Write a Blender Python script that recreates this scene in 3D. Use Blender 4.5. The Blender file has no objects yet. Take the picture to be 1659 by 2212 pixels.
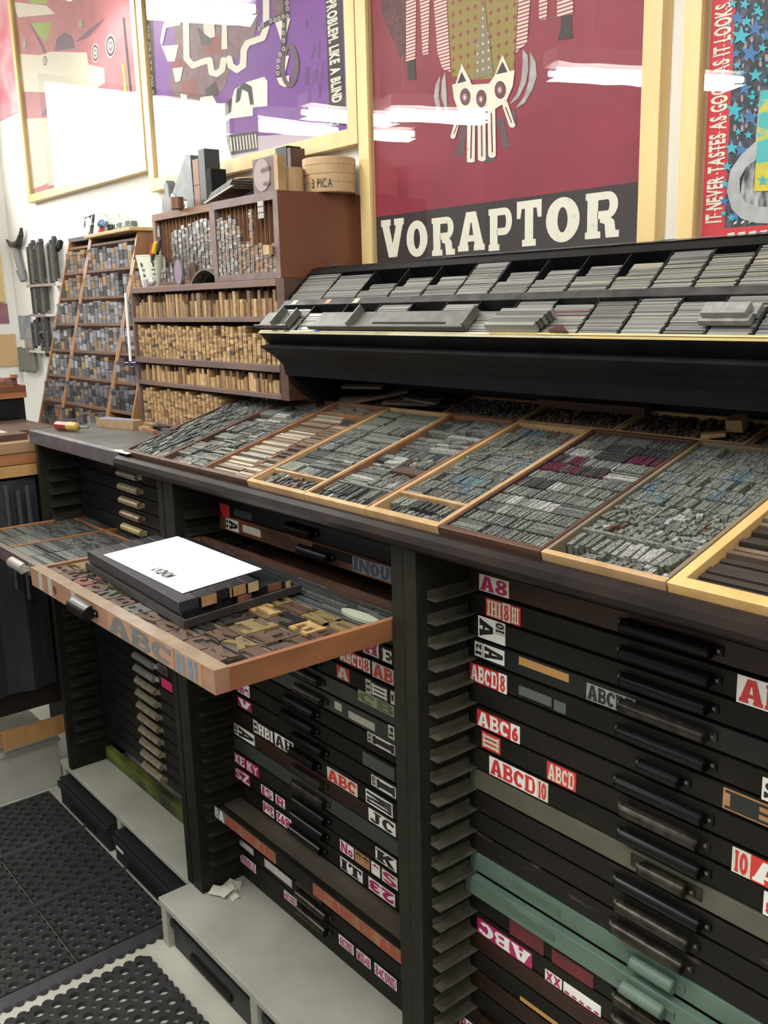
import bpy, bmesh, math, random
import numpy as np
from mathutils import Vector, Matrix
random.seed(7)
scene = bpy.context.scene
COL = scene.collection

# ---------------------------------------------------------------- camera
CAM = np.array([0.0, -1.0, 1.655])
_a, _b, _g = 0.21934898, 0.89007816, -0.02595648
FPX = 2035.43; CX, CY = 829.5, 1106.0
def _rot():
    ca, sa, cb, sb, cg, sg = math.cos(_a), math.sin(_a), math.cos(_b), math.sin(_b), math.cos(_g), math.sin(_g)
    Rx = np.array([[1,0,0],[0,ca,-sa],[0,sa,ca]]); Ry = np.array([[cb,0,sb],[0,1,0],[-sb,0,cb]])
    Rz = np.array([[cg,-sg,0],[sg,cg,0],[0,0,1]])
    return Rz @ Rx @ Ry @ np.array([[1,0,0],[0,0,-1],[0,1,0]], float)
RC = _rot()
cam_d = bpy.data.cameras.new('camera'); cam = bpy.data.objects.new('camera', cam_d); COL.objects.link(cam)
cam_d.sensor_fit = 'VERTICAL'; cam_d.sensor_height = 36.0; cam_d.lens = FPX / 2212 * 36.0; cam_d.clip_start = .02
cam.matrix_world = Matrix(((RC[0,0], -RC[1,0], -RC[2,0], CAM[0]), (RC[0,1], -RC[1,1], -RC[2,1], CAM[1]),
                           (RC[0,2], -RC[1,2], -RC[2,2], CAM[2]), (0,0,0,1)))
scene.camera = cam
def ray(p): return RC.T @ np.array([(p[0]-CX)/FPX, (p[1]-CY)/FPX, 1.0])
def at_y(px, py, y): d = ray((px,py)); return CAM + d*((y-CAM[1])/d[1])
def proj(X):
    v = RC @ (np.array(X, float)-CAM); return FPX*v[0]/v[2]+CX, FPX*v[1]/v[2]+CY, v[2]

# ---------------------------------------------------------------- world, exposure, lamps
scene.view_settings.view_transform = 'Standard'; scene.view_settings.look = 'None'
scene.view_settings.gamma = 1.0; scene.view_settings.exposure = 0.08; scene.view_settings.use_curve_mapping = False
try: scene.cycles.use_denoising = True
except Exception: pass
scene.cycles.max_bounces = 8; scene.cycles.diffuse_bounces = 4; scene.cycles.transparent_max_bounces = 12
world = bpy.data.worlds.new('sky'); scene.world = world; world.use_nodes = True
world.node_tree.nodes['Background'].inputs[0].default_value = (.8,.9,1,1)
world.node_tree.nodes['Background'].inputs[1].default_value = 1.5
TUBE_Z = 2.70
# fixture: centre x, centre y, half length, direction
DT=(.36,-.933)
TUBES = [(-3.01,-2.10,.52,DT),(-4.28,-1.87,.30,DT),(-3.27,.24,.21,DT),(-5.03,-1.36,.30,(.06,-.998)),(-4.92,-2.05,.14,DT),(-4.56,-1.45,.30,(.06,-.998)),
         (-2.1,-.62,.6,DT),(-1.0,-.75,.6,DT),(.2,-.75,.6,DT),(-.6,-2.6,.6,DT),(1.4,-1.6,.6,DT)]
LAMP_W = 15.0            # per 1.2 m
TUBE_EMIT = 22.0
WINDOW_EMIT = 15.0

# ---------------------------------------------------------------- materials
MATS = {}
def mat(name, rgb, rough=.5, metal=0.0, rgb2=None, scale=30, stretch=(1,1,1), bump=0.0, rnd=0.0, detail=4, kind='noise', contrast=(.35,.65), spec=.5):
    if name in MATS: return MATS[name]
    m = bpy.data.materials.new(name); m.use_nodes = True; nt = m.node_tree; N = nt.nodes; L = nt.links
    b = N['Principled BSDF']; b.inputs['Roughness'].default_value = rough; b.inputs['Metallic'].default_value = metal
    b.inputs['Specular IOR Level'].default_value = spec
    b.inputs['Base Color'].default_value = (*rgb,1)
    colour = None
    if rgb2 is not None or bump:
        geo = N.new('ShaderNodeNewGeometry'); mp = N.new('ShaderNodeMapping'); mp.inputs['Scale'].default_value = stretch
        L.new(geo.outputs['Position'], mp.inputs['Vector'])
        if kind == 'voronoi':
            t = N.new('ShaderNodeTexVoronoi'); t.inputs['Scale'].default_value = scale; out = t.outputs['Distance']
        elif kind == 'dots':
            t = N.new('ShaderNodeTexVoronoi'); t.inputs['Scale'].default_value = scale; t.inputs['Randomness'].default_value = 0; t.voronoi_dimensions='2D'; out = t.outputs['Distance']
        elif kind == 'wave':
            t = N.new('ShaderNodeTexWave'); t.inputs['Scale'].default_value = scale; t.inputs['Distortion'].default_value = 0; t.bands_direction='Z'; out = t.outputs['Fac']
        else:
            t = N.new('ShaderNodeTexNoise'); t.inputs['Scale'].default_value = scale; t.inputs['Detail'].default_value = detail; out = t.outputs['Fac']
        L.new(mp.outputs['Vector'], t.inputs['Vector'])
        if rgb2 is not None:
            r = N.new('ShaderNodeValToRGB'); r.color_ramp.elements[0].position = contrast[0]; r.color_ramp.elements[1].position = contrast[1]
            r.color_ramp.elements[0].color = (*rgb,1); r.color_ramp.elements[1].color = (*rgb2,1)
            L.new(out, r.inputs['Fac']); colour = r.outputs['Color']
        if bump:
            bp = N.new('ShaderNodeBump'); bp.inputs['Strength'].default_value = bump; bp.inputs['Distance'].default_value = .002
            L.new(out, bp.inputs['Height']); L.new(bp.outputs['Normal'], b.inputs['Normal'])
    if rnd:
        oi = N.new('ShaderNodeObjectInfo'); mr = N.new('ShaderNodeMapRange'); mr.inputs['To Min'].default_value = 1-rnd; mr.inputs['To Max'].default_value = 1+rnd
        L.new(oi.outputs['Random'], mr.inputs['Value'])
        hs = N.new('ShaderNodeHueSaturation'); L.new(mr.outputs['Result'], hs.inputs['Value'])
        if colour is None: hs.inputs['Color'].default_value = (*rgb,1)
        else: L.new(colour, hs.inputs['Color'])
        colour = hs.outputs['Color']
    if colour is not None: L.new(colour, b.inputs['Base Color'])
    MATS[name] = m; return m
def emit(name, rgb, s):
    if name in MATS: return MATS[name]
    m = bpy.data.materials.new(name); m.use_nodes = True; nt = m.node_tree
    b = nt.nodes['Principled BSDF']; b.inputs['Base Color'].default_value = (*rgb,1)
    b.inputs['Emission Color'].default_value = (*rgb,1); b.inputs['Emission Strength'].default_value = s
    MATS[name] = m; return m
def glass(name, tint=(1,1,1), ior=1.5, rough=0.0, ripple=0.0):
    if name in MATS: return MATS[name]
    m = bpy.data.materials.new(name); m.use_nodes = True; nt = m.node_tree; N = nt.nodes; L = nt.links
    N.remove(N['Principled BSDF'])
    tr = N.new('ShaderNodeBsdfTransparent'); tr.inputs[0].default_value = (*tint,1)
    gl = N.new('ShaderNodeBsdfGlossy'); gl.inputs['Roughness'].default_value = rough
    if ripple:                                    # slightly wavy acrylic sheet
        ge = N.new('ShaderNodeNewGeometry'); mp = N.new('ShaderNodeMapping'); mp.inputs['Scale'].default_value = (1.2,1,9); mp.inputs['Rotation'].default_value = (0,.25,0)
        nz = N.new('ShaderNodeTexNoise'); nz.inputs['Scale'].default_value = 2.2; nz.inputs["Detail"].default_value = 1
        bp = N.new('ShaderNodeBump'); bp.inputs['Strength'].default_value = ripple; bp.inputs['Distance'].default_value = .01
        L.new(ge.outputs['Position'], mp.inputs['Vector']); L.new(mp.outputs['Vector'], nz.inputs['Vector']); L.new(nz.outputs['Fac'], bp.inputs['Height']); L.new(bp.outputs['Normal'], gl.inputs['Normal'])
    lw = N.new('ShaderNodeLayerWeight'); lw.inputs[0].default_value = .5          # Schlick: f0 + (1-f0)*(1-cos)^5, same from both sides
    pw = N.new('ShaderNodeMath'); pw.operation = 'POWER'; pw.inputs[1].default_value = 5; L.new(lw.outputs['Facing'], pw.inputs[0])
    f0 = ((ior-1)/(ior+1))**2
    fr = N.new('ShaderNodeMath'); fr.operation = 'MULTIPLY_ADD'; fr.inputs[1].default_value = 1-f0; fr.inputs[2].default_value = f0; L.new(pw.outputs[0], fr.inputs[0])
    mx = N.new('ShaderNodeMixShader'); L.new(fr.outputs[0], mx.inputs[0]); L.new(tr.outputs[0], mx.inputs[1]); L.new(gl.outputs[0], mx.inputs[2])
    L.new(mx.outputs[0], N['Material Output'].inputs[0]); MATS[name] = m; return m

m_wall   = mat('wall_paint', (.80,.80,.76), .8, rgb2=(.76,.76,.72), scale=3)
m_ceil   = mat('ceiling_paint', (.78,.78,.76), .9)
m_floor  = mat('concrete_floor', (.50,.49,.42), .6, rgb2=(.42,.41,.35), scale=8)
m_cab    = mat('olive_black_steel', (.0115,.0112,.0080), .5, rgb2=(.0165,.016,.0115), scale=25, bump=.08, spec=.16)
m_cabin  = mat('black_inside', (.006,.006,.005), .7, spec=.15)
m_runner = mat('runner_steel', (.080,.077,.056), .45, .1, rgb2=(.05,.048,.036), scale=40, spec=.3)
m_topA   = mat('worn_steel_top', (.060,.062,.058), .38, .2, rgb2=(.13,.13,.11), scale=9, detail=6)
m_nose   = mat('dark_nosing', (.010,.0078,.0075), .42, rgb2=(.020,.0135,.0115), scale=14, spec=.12)
m_grey   = mat('grey_painted_wood', (.40,.40,.345), .7, rgb2=(.33,.33,.28), scale=7)
m_blk    = mat('black_enamel', (.005,.0055,.006), .38, rgb2=(.009,.0095,.010), scale=18, spec=.25)
m_blk2   = mat('black_matte', (.007,.0075,.008), .7, spec=.2)
m_plast  = mat('black_plastic', (.012,.014,.016), .5)
m_case_l = mat('light_maple', (.43,.28,.14), .5, rgb2=(.32,.20,.095), scale=25, stretch=(1,.15,1), rnd=.1)
m_case_d = mat('dark_walnut', (.085,.040,.026), .45, rgb2=(.055,.027,.018), scale=30, stretch=(.2,1,1))
m_case_m = mat('mid_brown_wood', (.22,.105,.05), .5, rgb2=(.15,.07,.035), scale=30, stretch=(.2,1,1))
m_box    = mat('reddish_mahogany', (.155,.054,.024), .40, rgb2=(.12,.043,.021), scale=14, stretch=(1,.25,.6), detail=6)
m_boxf   = mat('mauve_brown_frame', (.16,.11,.11), .5, rgb2=(.11,.07,.065), scale=30)
m_pine   = mat('pale_frame_wood', (.63,.47,.21), .45, rgb2=(.56,.40,.17), scale=20, stretch=(1,1,.15))
m_pine2  = mat('honey_wood', (.42,.24,.09), .5, rgb2=(.32,.17,.06), scale=30, stretch=(1,1,.2))
m_orange = mat('orange_drawer_wood', (.30,.12,.045), .5, rgb2=(.22,.085,.03), scale=26, stretch=(.4,.15,1))
m_brass  = mat('worn_brass', (.56,.50,.36), .25, .55, rgb2=(.40,.34,.22), scale=60)
m_chrome = mat('polished_nickel', (.66,.65,.60), .2, .75)
m_steel  = mat('grey_steel', (.17,.17,.16), .4, .6, rgb2=(.11,.11,.10), scale=60)
m_white  = mat('white_paper', (.72,.715,.68), .6)
m_cream  = mat('cream_paper', (.55,.53,.44), .6)
m_redink = mat('red_ink', (.52,.025,.025), .5)
m_magink = mat('magenta_ink', (.36,.012,.10), .5)
m_pink   = mat('hot_pink_card', (.62,.02,.13), .5)
m_blkink = mat('black_ink', (.010,.010,.010), .5)
m_grnink = mat('green_ink', (.10,.14,.06), .5)
m_tanp   = mat('tan_card', (.38,.20,.09), .5, rgb2=(.32,.16,.07), scale=40)
m_blue   = mat('blue_ink', (.03,.10,.30), .5)
m_tape_b = mat('blue_tape', (.05,.17,.45), .6)
m_tape_c = mat('cream_tape', (.48,.45,.30), .6, rgb2=(.36,.33,.22), scale=12)
m_rubber = mat('black_rubber', (.020,.020,.022), .55, rgb2=(.030,.030,.032), scale=30, bump=.1)

# ---------------------------------------------------------------- mesh builder
ORG = {}
class MB:
    def __init__(s): s.v=[]; s.f=[]; s.m=[]
    def face(s, pts, mi=0):
        n=len(s.v); s.v += [tuple(map(float,p)) for p in pts]; s.f.append(tuple(range(n,n+len(pts)))); s.m.append(mi)
    def obox(s, c, ax, ay, az, mi=0):            # centre and three half-axis vectors
        c,ax,ay,az = (np.array(q,float) for q in (c,ax,ay,az)); n=len(s.v)
        for k in ((-1,-1,-1),(1,-1,-1),(1,1,-1),(-1,1,-1),(-1,-1,1),(1,-1,1),(1,1,1),(-1,1,1)):
            s.v.append(tuple(c+ax*k[0]+ay*k[1]+az*k[2]))
        for q in ((0,3,2,1),(4,5,6,7),(0,1,5,4),(1,2,6,5),(2,3,7,6),(3,0,4,7)):
            s.f.append(tuple(n+i for i in q)); s.m.append(mi)
        return s
    def box(s, x0,x1,y0,y1,z0,z1, mi=0):
        return s.obox(((x0+x1)/2,(y0+y1)/2,(z0+z1)/2), ((x1-x0)/2,0,0),(0,(y1-y0)/2,0),(0,0,(z1-z0)/2), mi)
    def prism(s, pts, ext, mi=0):                # polygon of 3D points swept by vector ext
        p=[np.array(q,float) for q in pts]; e=np.array(ext,float); n=len(s.v); k=len(p)
        s.v += [tuple(q) for q in p] + [tuple(q+e) for q in p]
        s.f.append(tuple(range(n+k-1,n-1,-1))); s.m.append(mi); s.f.append(tuple(range(n+k,n+2*k))); s.m.append(mi)
        for i in range(k):
            j=(i+1)%k; s.f.append((n+i,n+j,n+k+j,n+k+i)); s.m.append(mi)
        return s
    def tube(s, p0, p1, r0, r1=None, n=14, mi=0, cap=True):
        r1 = r0 if r1 is None else r1
        p0=np.array(p0,float); p1=np.array(p1,float); d=p1-p0; d/=np.linalg.norm(d)
        u=np.cross(d,(0,0,1) if abs(d[2])<.9 else (1,0,0)); u/=np.linalg.norm(u); w=np.cross(d,u); b=len(s.v)
        for (p,r) in ((p0,r0),(p1,r1)):
            for i in range(n):
                t=2*math.pi*i/n; s.v.append(tuple(p+r*(u*math.cos(t)+w*math.sin(t))))
        for i in range(n):
            j=(i+1)%n; s.f.append((b+i,b+j,b+n+j,b+n+i)); s.m.append(mi)
        if cap:
            s.f.append(tuple(range(b+n-1,b-1,-1))); s.m.append(mi); s.f.append(tuple(range(b+n,b+2*n))); s.m.append(mi)
        return s
    def lathe(s, c, prof, n=24, mi=0, sx=1, sy=1):           # prof: (radius, z)
        c=np.array(c,float); b=len(s.v)
        for (r,z) in prof:
            for i in range(n):
                t=2*math.pi*i/n; s.v.append((c[0]+sx*r*math.cos(t), c[1]+sy*r*math.sin(t), c[2]+z))
        for k in range(len(prof)-1):
            for i in range(n):
                j=(i+1)%n; s.f.append((b+k*n+i,b+k*n+j,b+(k+1)*n+j,b+(k+1)*n+i)); s.m.append(mi)
        if prof[0][0]>1e-6: s.f.append(tuple(range(b+n-1,b-1,-1))); s.m.append(mi)
        if prof[-1][0]>1e-6:
            q=b+(len(prof)-1)*n; s.f.append(tuple(range(q,q+n))); s.m.append(mi)
        return s
    def path(s, pts, r, n=8, mi=0):
        for a,b in zip(pts[:-1],pts[1:]): s.tube(a,b,r,r,n,mi)
        return s
    def build(s, name, mats, parent=None, bevel=0, smooth=False):
        if not isinstance(mats,(list,tuple)): mats=[mats]
        V=np.array(s.v)
        if parent is None:
            org=np.array([(V[:,0].min()+V[:,0].max())/2,(V[:,1].min()+V[:,1].max())/2,V[:,2].min()])
        else: org=ORG[parent.name]
        me=bpy.data.meshes.new(name); me.from_pydata([tuple(q) for q in V-org],[],s.f)
        for q in mats: me.materials.append(q)
        if len(mats)>1: me.polygons.foreach_set('material_index', s.m)
        if smooth: me.polygons.foreach_set('use_smooth',[True]*len(me.polygons))
        me.update()
        o=bpy.data.objects.new(name,me); COL.objects.link(o); ORG[o.name]=org
        if parent is None: o.location=org
        else: o.parent=parent
        if bevel:
            b=o.modifiers.new('edge','BEVEL'); b.width=bevel; b.segments=2; b.limit_method='ANGLE'; b.angle_limit=math.radians(50)
        return o
def tag(o, label, cat, group=None, kind=None):
    o['label']=label; o['category']=cat
    if group: o['group']=group
    if kind: o['kind']=kind
    return o
def thing(name, label, cat, loc, group=None):
    o=bpy.data.objects.new(name,None); COL.objects.link(o); o.location=loc; ORG[o.name]=np.array(loc,float); o.empty_display_size=.05
    return tag(o,label,cat,group)
def struct(name, mb, m):
    o=mb.build(name,m); o['kind']='structure'; return o
def X(*a): return MB().box(*a)

# ---------------------------------------------------------------- lettering
_G={}
def glyph(ch, bold):
    key=(ch,bold)
    if key in _G: return _G[key]
    c=bpy.data.curves.new('g','FONT'); c.body=ch; c.offset=bold; c.resolution_u=4
    o=bpy.data.objects.new('g',c); me=o.to_mesh()
    v=np.array([tuple(q.co)[:2] for q in me.vertices]) if len(me.vertices) else np.zeros((0,2))
    f=[tuple(p.vertices) for p in me.polygons]
    o.to_mesh_clear(); bpy.data.objects.remove(o); bpy.data.curves.remove(c)
    if len(v):
        x0=v[:,0].min(); w=v[:,0].max()-x0; v=v-np.array([x0,0])
    else: w=.25
    _G[key]=(v,f,w); return _G[key]
CAPH=.729
SERIF={'A':((0,0),(1,0)),'B':((.1,0),(.1,1)),'D':((.1,0),(.1,1)),'E':((.1,0),(.1,1)),'F':((.1,0),(.1,1)),'H':((.1,0),(.9,0),(.1,1),(.9,1)),'I':((.5,0),(.5,1)),
 'M':((.08,0),(.92,0),(.08,1),(.92,1)),'N':((.1,0),(.1,1),(.9,1)),'P':((.1,0),(.1,1)),'R':((.1,0),(.1,1),(.92,0)),'T':((.5,0),),'V':((0,1),(1,1)),'L':((.1,0),(.1,1)),'K':((.1,0),(.1,1),(.95,0),(.9,1)),'1':((.6,0),)}
# heavy slab capitals, drawn in a unit box
def arc(cx,cy,rx,ry,a0,a1,n=10): return [(cx+rx*math.cos(math.radians(a0+(a1-a0)*k_/n)),cy+ry*math.sin(math.radians(a0+(a1-a0)*k_/n))) for k_ in range(n+1)]
def quads(o,i_): return [[o[k_],o[k_+1],i_[k_+1],i_[k_]] for k_ in range(len(o)-1)]
def rect(a,b_,c,d): return [(a,b_),(c,b_),(c,d),(a,d)]
def BOWL(y0,y1,x1): return quads([(.36,y1)]+arc(x1-.30,(y0+y1)/2,.30,(y1-y0)/2,90,-90)+[(.36,y0)],[(.36,y1-.17)]+arc(x1-.30,(y0+y1)/2,.055,max(.03,(y1-y0)/2-.17),90,-90)+[(.36,y0+.17)])
def RINGQ(cx,cy,rx,ry,ix,iy,a0=0,a1=360,n=24): return quads(arc(cx,cy,rx,ry,a0,a1,n),arc(cx,cy,ix,iy,a0,a1,n))
def STEMX(a,b_): 
    c,d=a+(b_-a)*.15,b_-(b_-a)*.15
    return [[(a,0),(b_,0),(b_,.15),(d,.15),(d,.85),(b_,.85),(b_,1),(a,1),(a,.85),(c,.85),(c,.15),(a,.15)]]
STEM=[[(0,0),(.46,0),(.46,.15),(.38,.15),(.38,.85),(.46,.85),(.46,1),(0,1),(0,.85),(.06,.85),(.06,.15),(0,.15)]]
HEAVY={'V':[[(0,1),(0,.83),(.05,.83),(.32,0),(.68,0),(.95,.83),(1,.83),(1,1),(.58,1),(.58,.83),(.66,.83),(.505,.36),(.36,.83),(.43,.83),(.43,1)]],
 'O':RINGQ(.5,.5,.5,.5,.15,.28),'0':RINGQ(.5,.5,.5,.5,.15,.28),'Q':RINGQ(.5,.5,.5,.5,.15,.28)+[[(.5,.3),(.7,.3),(1,0),(.75,0)]],
 'P':STEM+BOWL(.36,1,.98),'R':STEM+BOWL(.42,1,.96)+[[(.44,.46),(.72,.46),(.86,.36),(.90,.15),(1,.15),(1,0),(.62,0),(.58,.30),(.44,.34)]],
 'A':quads([(0,0),(0,.15),(.05,.15),(.32,1),(.68,1),(.95,.15),(1,.15),(1,0)],[(.40,0),(.40,.15),(.37,.15),(.48,.72),(.52,.72),(.63,.15),(.60,.15),(.60,0)])+[rect(.34,.24,.66,.40)],
 'T':[[(.0,1),(.0,.62),(.15,.62),(.20,.83),(.33,.83),(.33,.15),(.22,.15),(.22,0),(.78,0),(.78,.15),(.67,.15),(.67,.83),(.80,.83),(.85,.62),(1,.62),(1,1)]],
 'B':STEM+BOWL(0,.56,1)+BOWL(.46,1,.95),'D':STEM+BOWL(0,1,1),
 'E':STEM+[rect(.37,.84,1,1),rect(.37,0,1,.16),rect(.37,.42,.74,.58),rect(.84,.159,1,.34),rect(.84,.66,1,.841)],
 'F':STEM+[rect(.37,.84,1,1),rect(.37,.40,.74,.56),rect(.84,.64,1,.841)],'L':STEM+[rect(.37,0,1,.16),rect(.82,.159,1,.40)],
 'I':STEMX(0,1),'1':STEMX(.1,.9),'H':STEMX(0,.45)+STEMX(.55,1)+[rect(.38,.42,.62,.58)],
 'N':STEMX(0,.34)+STEMX(.68,1)+[[(.04,1),(.34,1),(.95,0),(.66,0)]],'M':STEMX(0,.32)+STEMX(.68,1)+[[(.05,1),(.32,1),(.5,.45),(.68,1),(.95,1),(.60,0),(.40,0)]],
 'U':[rect(.06,.42,.38,1),rect(.64,.42,.94,1),rect(0,.86,.44,1),rect(.58,.86,1,1)]+RINGQ(.5,.42,.44,.42,.13,.22,180,360,12),
 'C':RINGQ(.5,.5,.5,.5,.16,.29,42,318)+[rect(.74,.64,.95,.90)],'G':RINGQ(.5,.5,.5,.5,.16,.29,42,318)+[rect(.74,.64,.95,.90),rect(.55,.30,1,.48)],
 'S':RINGQ(.5,.72,.47,.28,.14,.11,15,275,14)+RINGQ(.5,.28,.5,.28,.15,.11,95,-165,14),
 'K':STEM+[[(.36,.42),(.36,.62),(.62,1),(.98,1),(.60,.52)],[(.42,.50),(.62,.62),(1,0),(.62,0)]],
 'X':[[(0,0),(.34,0),(1,1),(.66,1)],[(0,1),(.34,1),(1,0),(.66,0)]],
 '8':RINGQ(.5,.74,.44,.26,.14,.10,0,360,20)+RINGQ(.5,.27,.5,.27,.16,.11,0,360,20),
 'J':[rect(.50,.30,.84,1),rect(.36,.86,1,1)]+RINGQ(.45,.30,.39,.30,.08,.12,180,360,12),
 'Z':[rect(0,.82,1,1),rect(0,0,1,.18),[(.02,.18),(.38,.18),(.98,.82),(.62,.82)]]}
HW={'I':.42,'1':.45,'M':1.05,'N':.9,'A':.92,'H':.9,'K':.9}
def text(mb, s, o, u, w, W, H, bold=.02, slab=False, mi=0, gap=.07, depth=None, fit=True):
    """letters of string s from corner o, along u (width W) and up w (height H)"""
    o,u,w=(np.array(q,float) for q in (o,u,w))
    gl=[(None,HEAVY[c],HW.get(c,.78)) if slab and c in HEAVY else (glyph(c,bold) if c!=' ' else (np.zeros((0,2)),[],.28)) for c in s]
    tot=sum(g[2] for g in gl)+gap*(len(gl)-1)
    hs=H/(CAPH+2*bold); ws=W/tot if fit else hs
    x=0.0
    nn=np.cross(u,w)
    for c,(v,f,wd) in zip(s,gl):
        if v is None:
            for k_,P in enumerate(f):
                pts=[o+u*((x+p[0]*wd)*ws)+w*(p[1]*H)+nn*.00003*(k_%9) for p in P]
                ar=np.dot(sum((np.cross(pts[q],pts[(q+1)%len(pts)]) for q in range(len(pts))),np.zeros(3)),nn)
                mb.face(pts if ar>0 else pts[::-1],mi)
        elif len(v):
            n=len(mb.v)
            for q in v: mb.v.append(tuple(o+u*((x+q[0])*ws)+w*((q[1]+bold)*hs)))
            for q in f: mb.f.append(tuple(n+i for i in q)); mb.m.append(mi)
            if slab:
                for (fx,top) in SERIF.get(c,()):
                    cx=(x+fx*wd)*ws; hw=.15*wd*ws; th=.12*H
                    z0=0 if not top else H-th
                    o_=o+np.cross(u,w)*.00018
                    mb.face([o_+u*(cx-hw)+w*z0,o_+u*(cx+hw)+w*z0,o_+u*(cx+hw)+w*(z0+th),o_+u*(cx-hw)+w*(z0+th)],mi)
        x+=wd+gap
    return mb

# ---------------------------------------------------------------- repeats: the 300 largest become objects, the rest one object
_CUBE={}
def unit_cube(m):
    if m.name in _CUBE: return _CUBE[m.name]
    me=X(-.5,.5,-.5,.5,0,1); d=bpy.data.meshes.new('block'); d.from_pydata(me.v,[],me.f); d.materials.append(m); d.update()
    _CUBE[m.name]=d; return d
ITEMS={}
def item(kind, label, group, m, base, ax, ay, az):       # base = centre of the lower face; full axis vectors
    ITEMS.setdefault(kind,[]).append((label,group,m,np.array(base,float),np.array(ax,float),np.array(ay,float),np.array(az,float)))
def settle(kind, cat, stuff_label, most=300):
    L=[]
    for it in ITEMS.get(kind,[]):
        label,group,m,b,ax,ay,az=it; x,y,d=proj(b+az)
        if d<=0: continue
        view=(CAM-(b+az)); view/=np.linalg.norm(view)
        a=abs(np.dot(np.cross(ax,ay),view))+abs(np.dot(np.cross(ax,az),view))+abs(np.dot(np.cross(ay,az),view))
        h=.5*FPX*max(np.linalg.norm(ax),np.linalg.norm(ay))/d; inside=-h<x<1659+h and -h<y<2212+h
        L.append((a/d**2 if inside else 0,it))
    L.sort(key=lambda q:-q[0])
    most=min(most,sum(1 for q in L if q[0]>0))
    for a,(label,group,m,b,ax,ay,az) in L[:most]:
        o=bpy.data.objects.new(kind,unit_cube(m)); COL.objects.link(o)
        M=Matrix.Identity(4)
        for c,q in enumerate((ax,ay,az)):
            for r in range(3): M[r][c]=q[r]
        for r in range(3): M[r][3]=b[r]
        o.matrix_world=M; tag(o,label,cat,group)
    rest=L[most:]
    if rest:
        mb=MB(); ms=[]
        for a,(label,group,m,b,ax,ay,az) in rest:
            if m not in ms: ms.append(m)
            mb.obox(b+az/2,ax/2,ay/2,az/2,ms.index(m))
        o=mb.build(kind,ms); tag(o,stuff_label,cat,kind='stuff')
# ================================================================ ROOM
WALL=.56; XL=-4.68; CEIL=3.35
struct('floor', X(-7.1,3.1,-5.1,.7,-.1,0), m_floor)
struct('ceiling', X(-7.1,3.1,-5.1,.7,CEIL,CEIL+.1), m_ceil)
struct('wall_back', X(XL-.1,3.1,WALL,WALL+.1,0,CEIL), m_wall)
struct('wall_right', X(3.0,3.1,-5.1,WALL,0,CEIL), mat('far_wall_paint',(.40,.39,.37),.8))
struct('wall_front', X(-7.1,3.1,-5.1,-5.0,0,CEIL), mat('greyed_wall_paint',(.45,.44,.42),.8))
struct('wall_far', X(-7.1,-7.0,-5.0,-.9,0,CEIL), m_wall)
struct('wall_return', X(-7.0,XL-.1,-.9,-.8,0,CEIL), m_wall)
wy0,wy1,wz0,wz1=-.75,.30,2.20,2.74
struct('wall_left', MB().box(XL-.1,XL,-.9,WALL,0,wz0).box(XL-.1,XL,-.9,WALL,wz1,CEIL).box(XL-.1,XL,-.9,wy0,wz0,wz1).box(XL-.1,XL,wy1,WALL,wz0,wz1), m_wall)
w=MB().box(XL-.08,XL-.005,wy0,wy0+.03,wz0,wz1).box(XL-.08,XL-.005,wy1-.03,wy1,wz0,wz1).box(XL-.08,XL-.005,wy0,wy1,wz0,wz0+.03).box(XL-.08,XL-.005,wy0,wy1,wz1-.03,wz1)
w1=struct('window_1', w, m_grey)
X(XL-.055,XL-.045,wy0+.03,wy1-.03,wz0+.03,wz1-.03).build('pane', emit('daylit_frosted_pane',(1,.99,.96),WINDOW_EMIT), w1)
# a second daylit window in the front wall, behind the photographer
w=MB().box(-3.0,-1.4,-4.99,-4.95,.95,1.0).box(-3.0,-1.4,-4.99,-4.95,2.1,2.15).box(-3.0,-2.95,-4.99,-4.95,.95,2.15).box(-1.45,-1.4,-4.99,-4.95,.95,2.15).box(-2.22,-2.18,-4.99,-4.95,.95,2.15)
w2=struct('window_2', w, m_pine2)
X(-2.95,-1.45,-4.985,-4.975,1.0,2.1).build('pane', emit('daylit_pane',(.85,.92,1),2.0), w2)
d=struct('door_1', MB().box(-4.9,-3.9,-4.99,-4.96,0,2.1), m_pine2)
X(-4.82,-3.98,-4.96,-4.95,.05,2.03).build('door_leaf', mat('red_brown_door',(.20,.05,.04),.5), d)

m_tube=emit('fluorescent_tube',(1,.99,.95),TUBE_EMIT)
m_fix=mat('white_enamel',(.8,.8,.78),.35)
for i,(x,y,h,d) in enumerate(TUBES):
    t=thing('ceiling_light','white fluorescent ceiling batten with two lit tubes','lamp',(x,y,TUBE_Z-.03),'fluorescent ceiling lights')
    u=np.array([d[0],d[1],0])*h; n=np.array([-d[1],d[0],0])
    MB().obox((x,y,TUBE_Z+.062),u*1.03,n*.07,(0,0,.032)).build('housing',m_fix,t)
    for s in (-1,1): c=np.array([x,y,0])+u*.6*s; MB().tube(c+np.array([0,0,TUBE_Z+.0945]),c+np.array([0,0,CEIL-.0005]),.006,n=8).build('hanger',m_fix,t)
    for s in (-1,1):
        c=np.array([x,y,TUBE_Z])+n*.04*s
        MB().tube(c-u,c+u,.016).build('tube',m_tube,t)
    ld=bpy.data.lights.new('lamp_light','AREA'); ld.shape='RECTANGLE'; ld.size=.14; ld.size_y=2*h; ld.energy=LAMP_W*h/.6; ld.color=(1,.985,.94)
    lo=bpy.data.objects.new('lamp_light',ld); COL.objects.link(lo); lo.parent=t; lo.location=(0,0,.0); lo.rotation_euler=(0,0,math.atan2(d[1],d[0])+math.pi/2)

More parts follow.
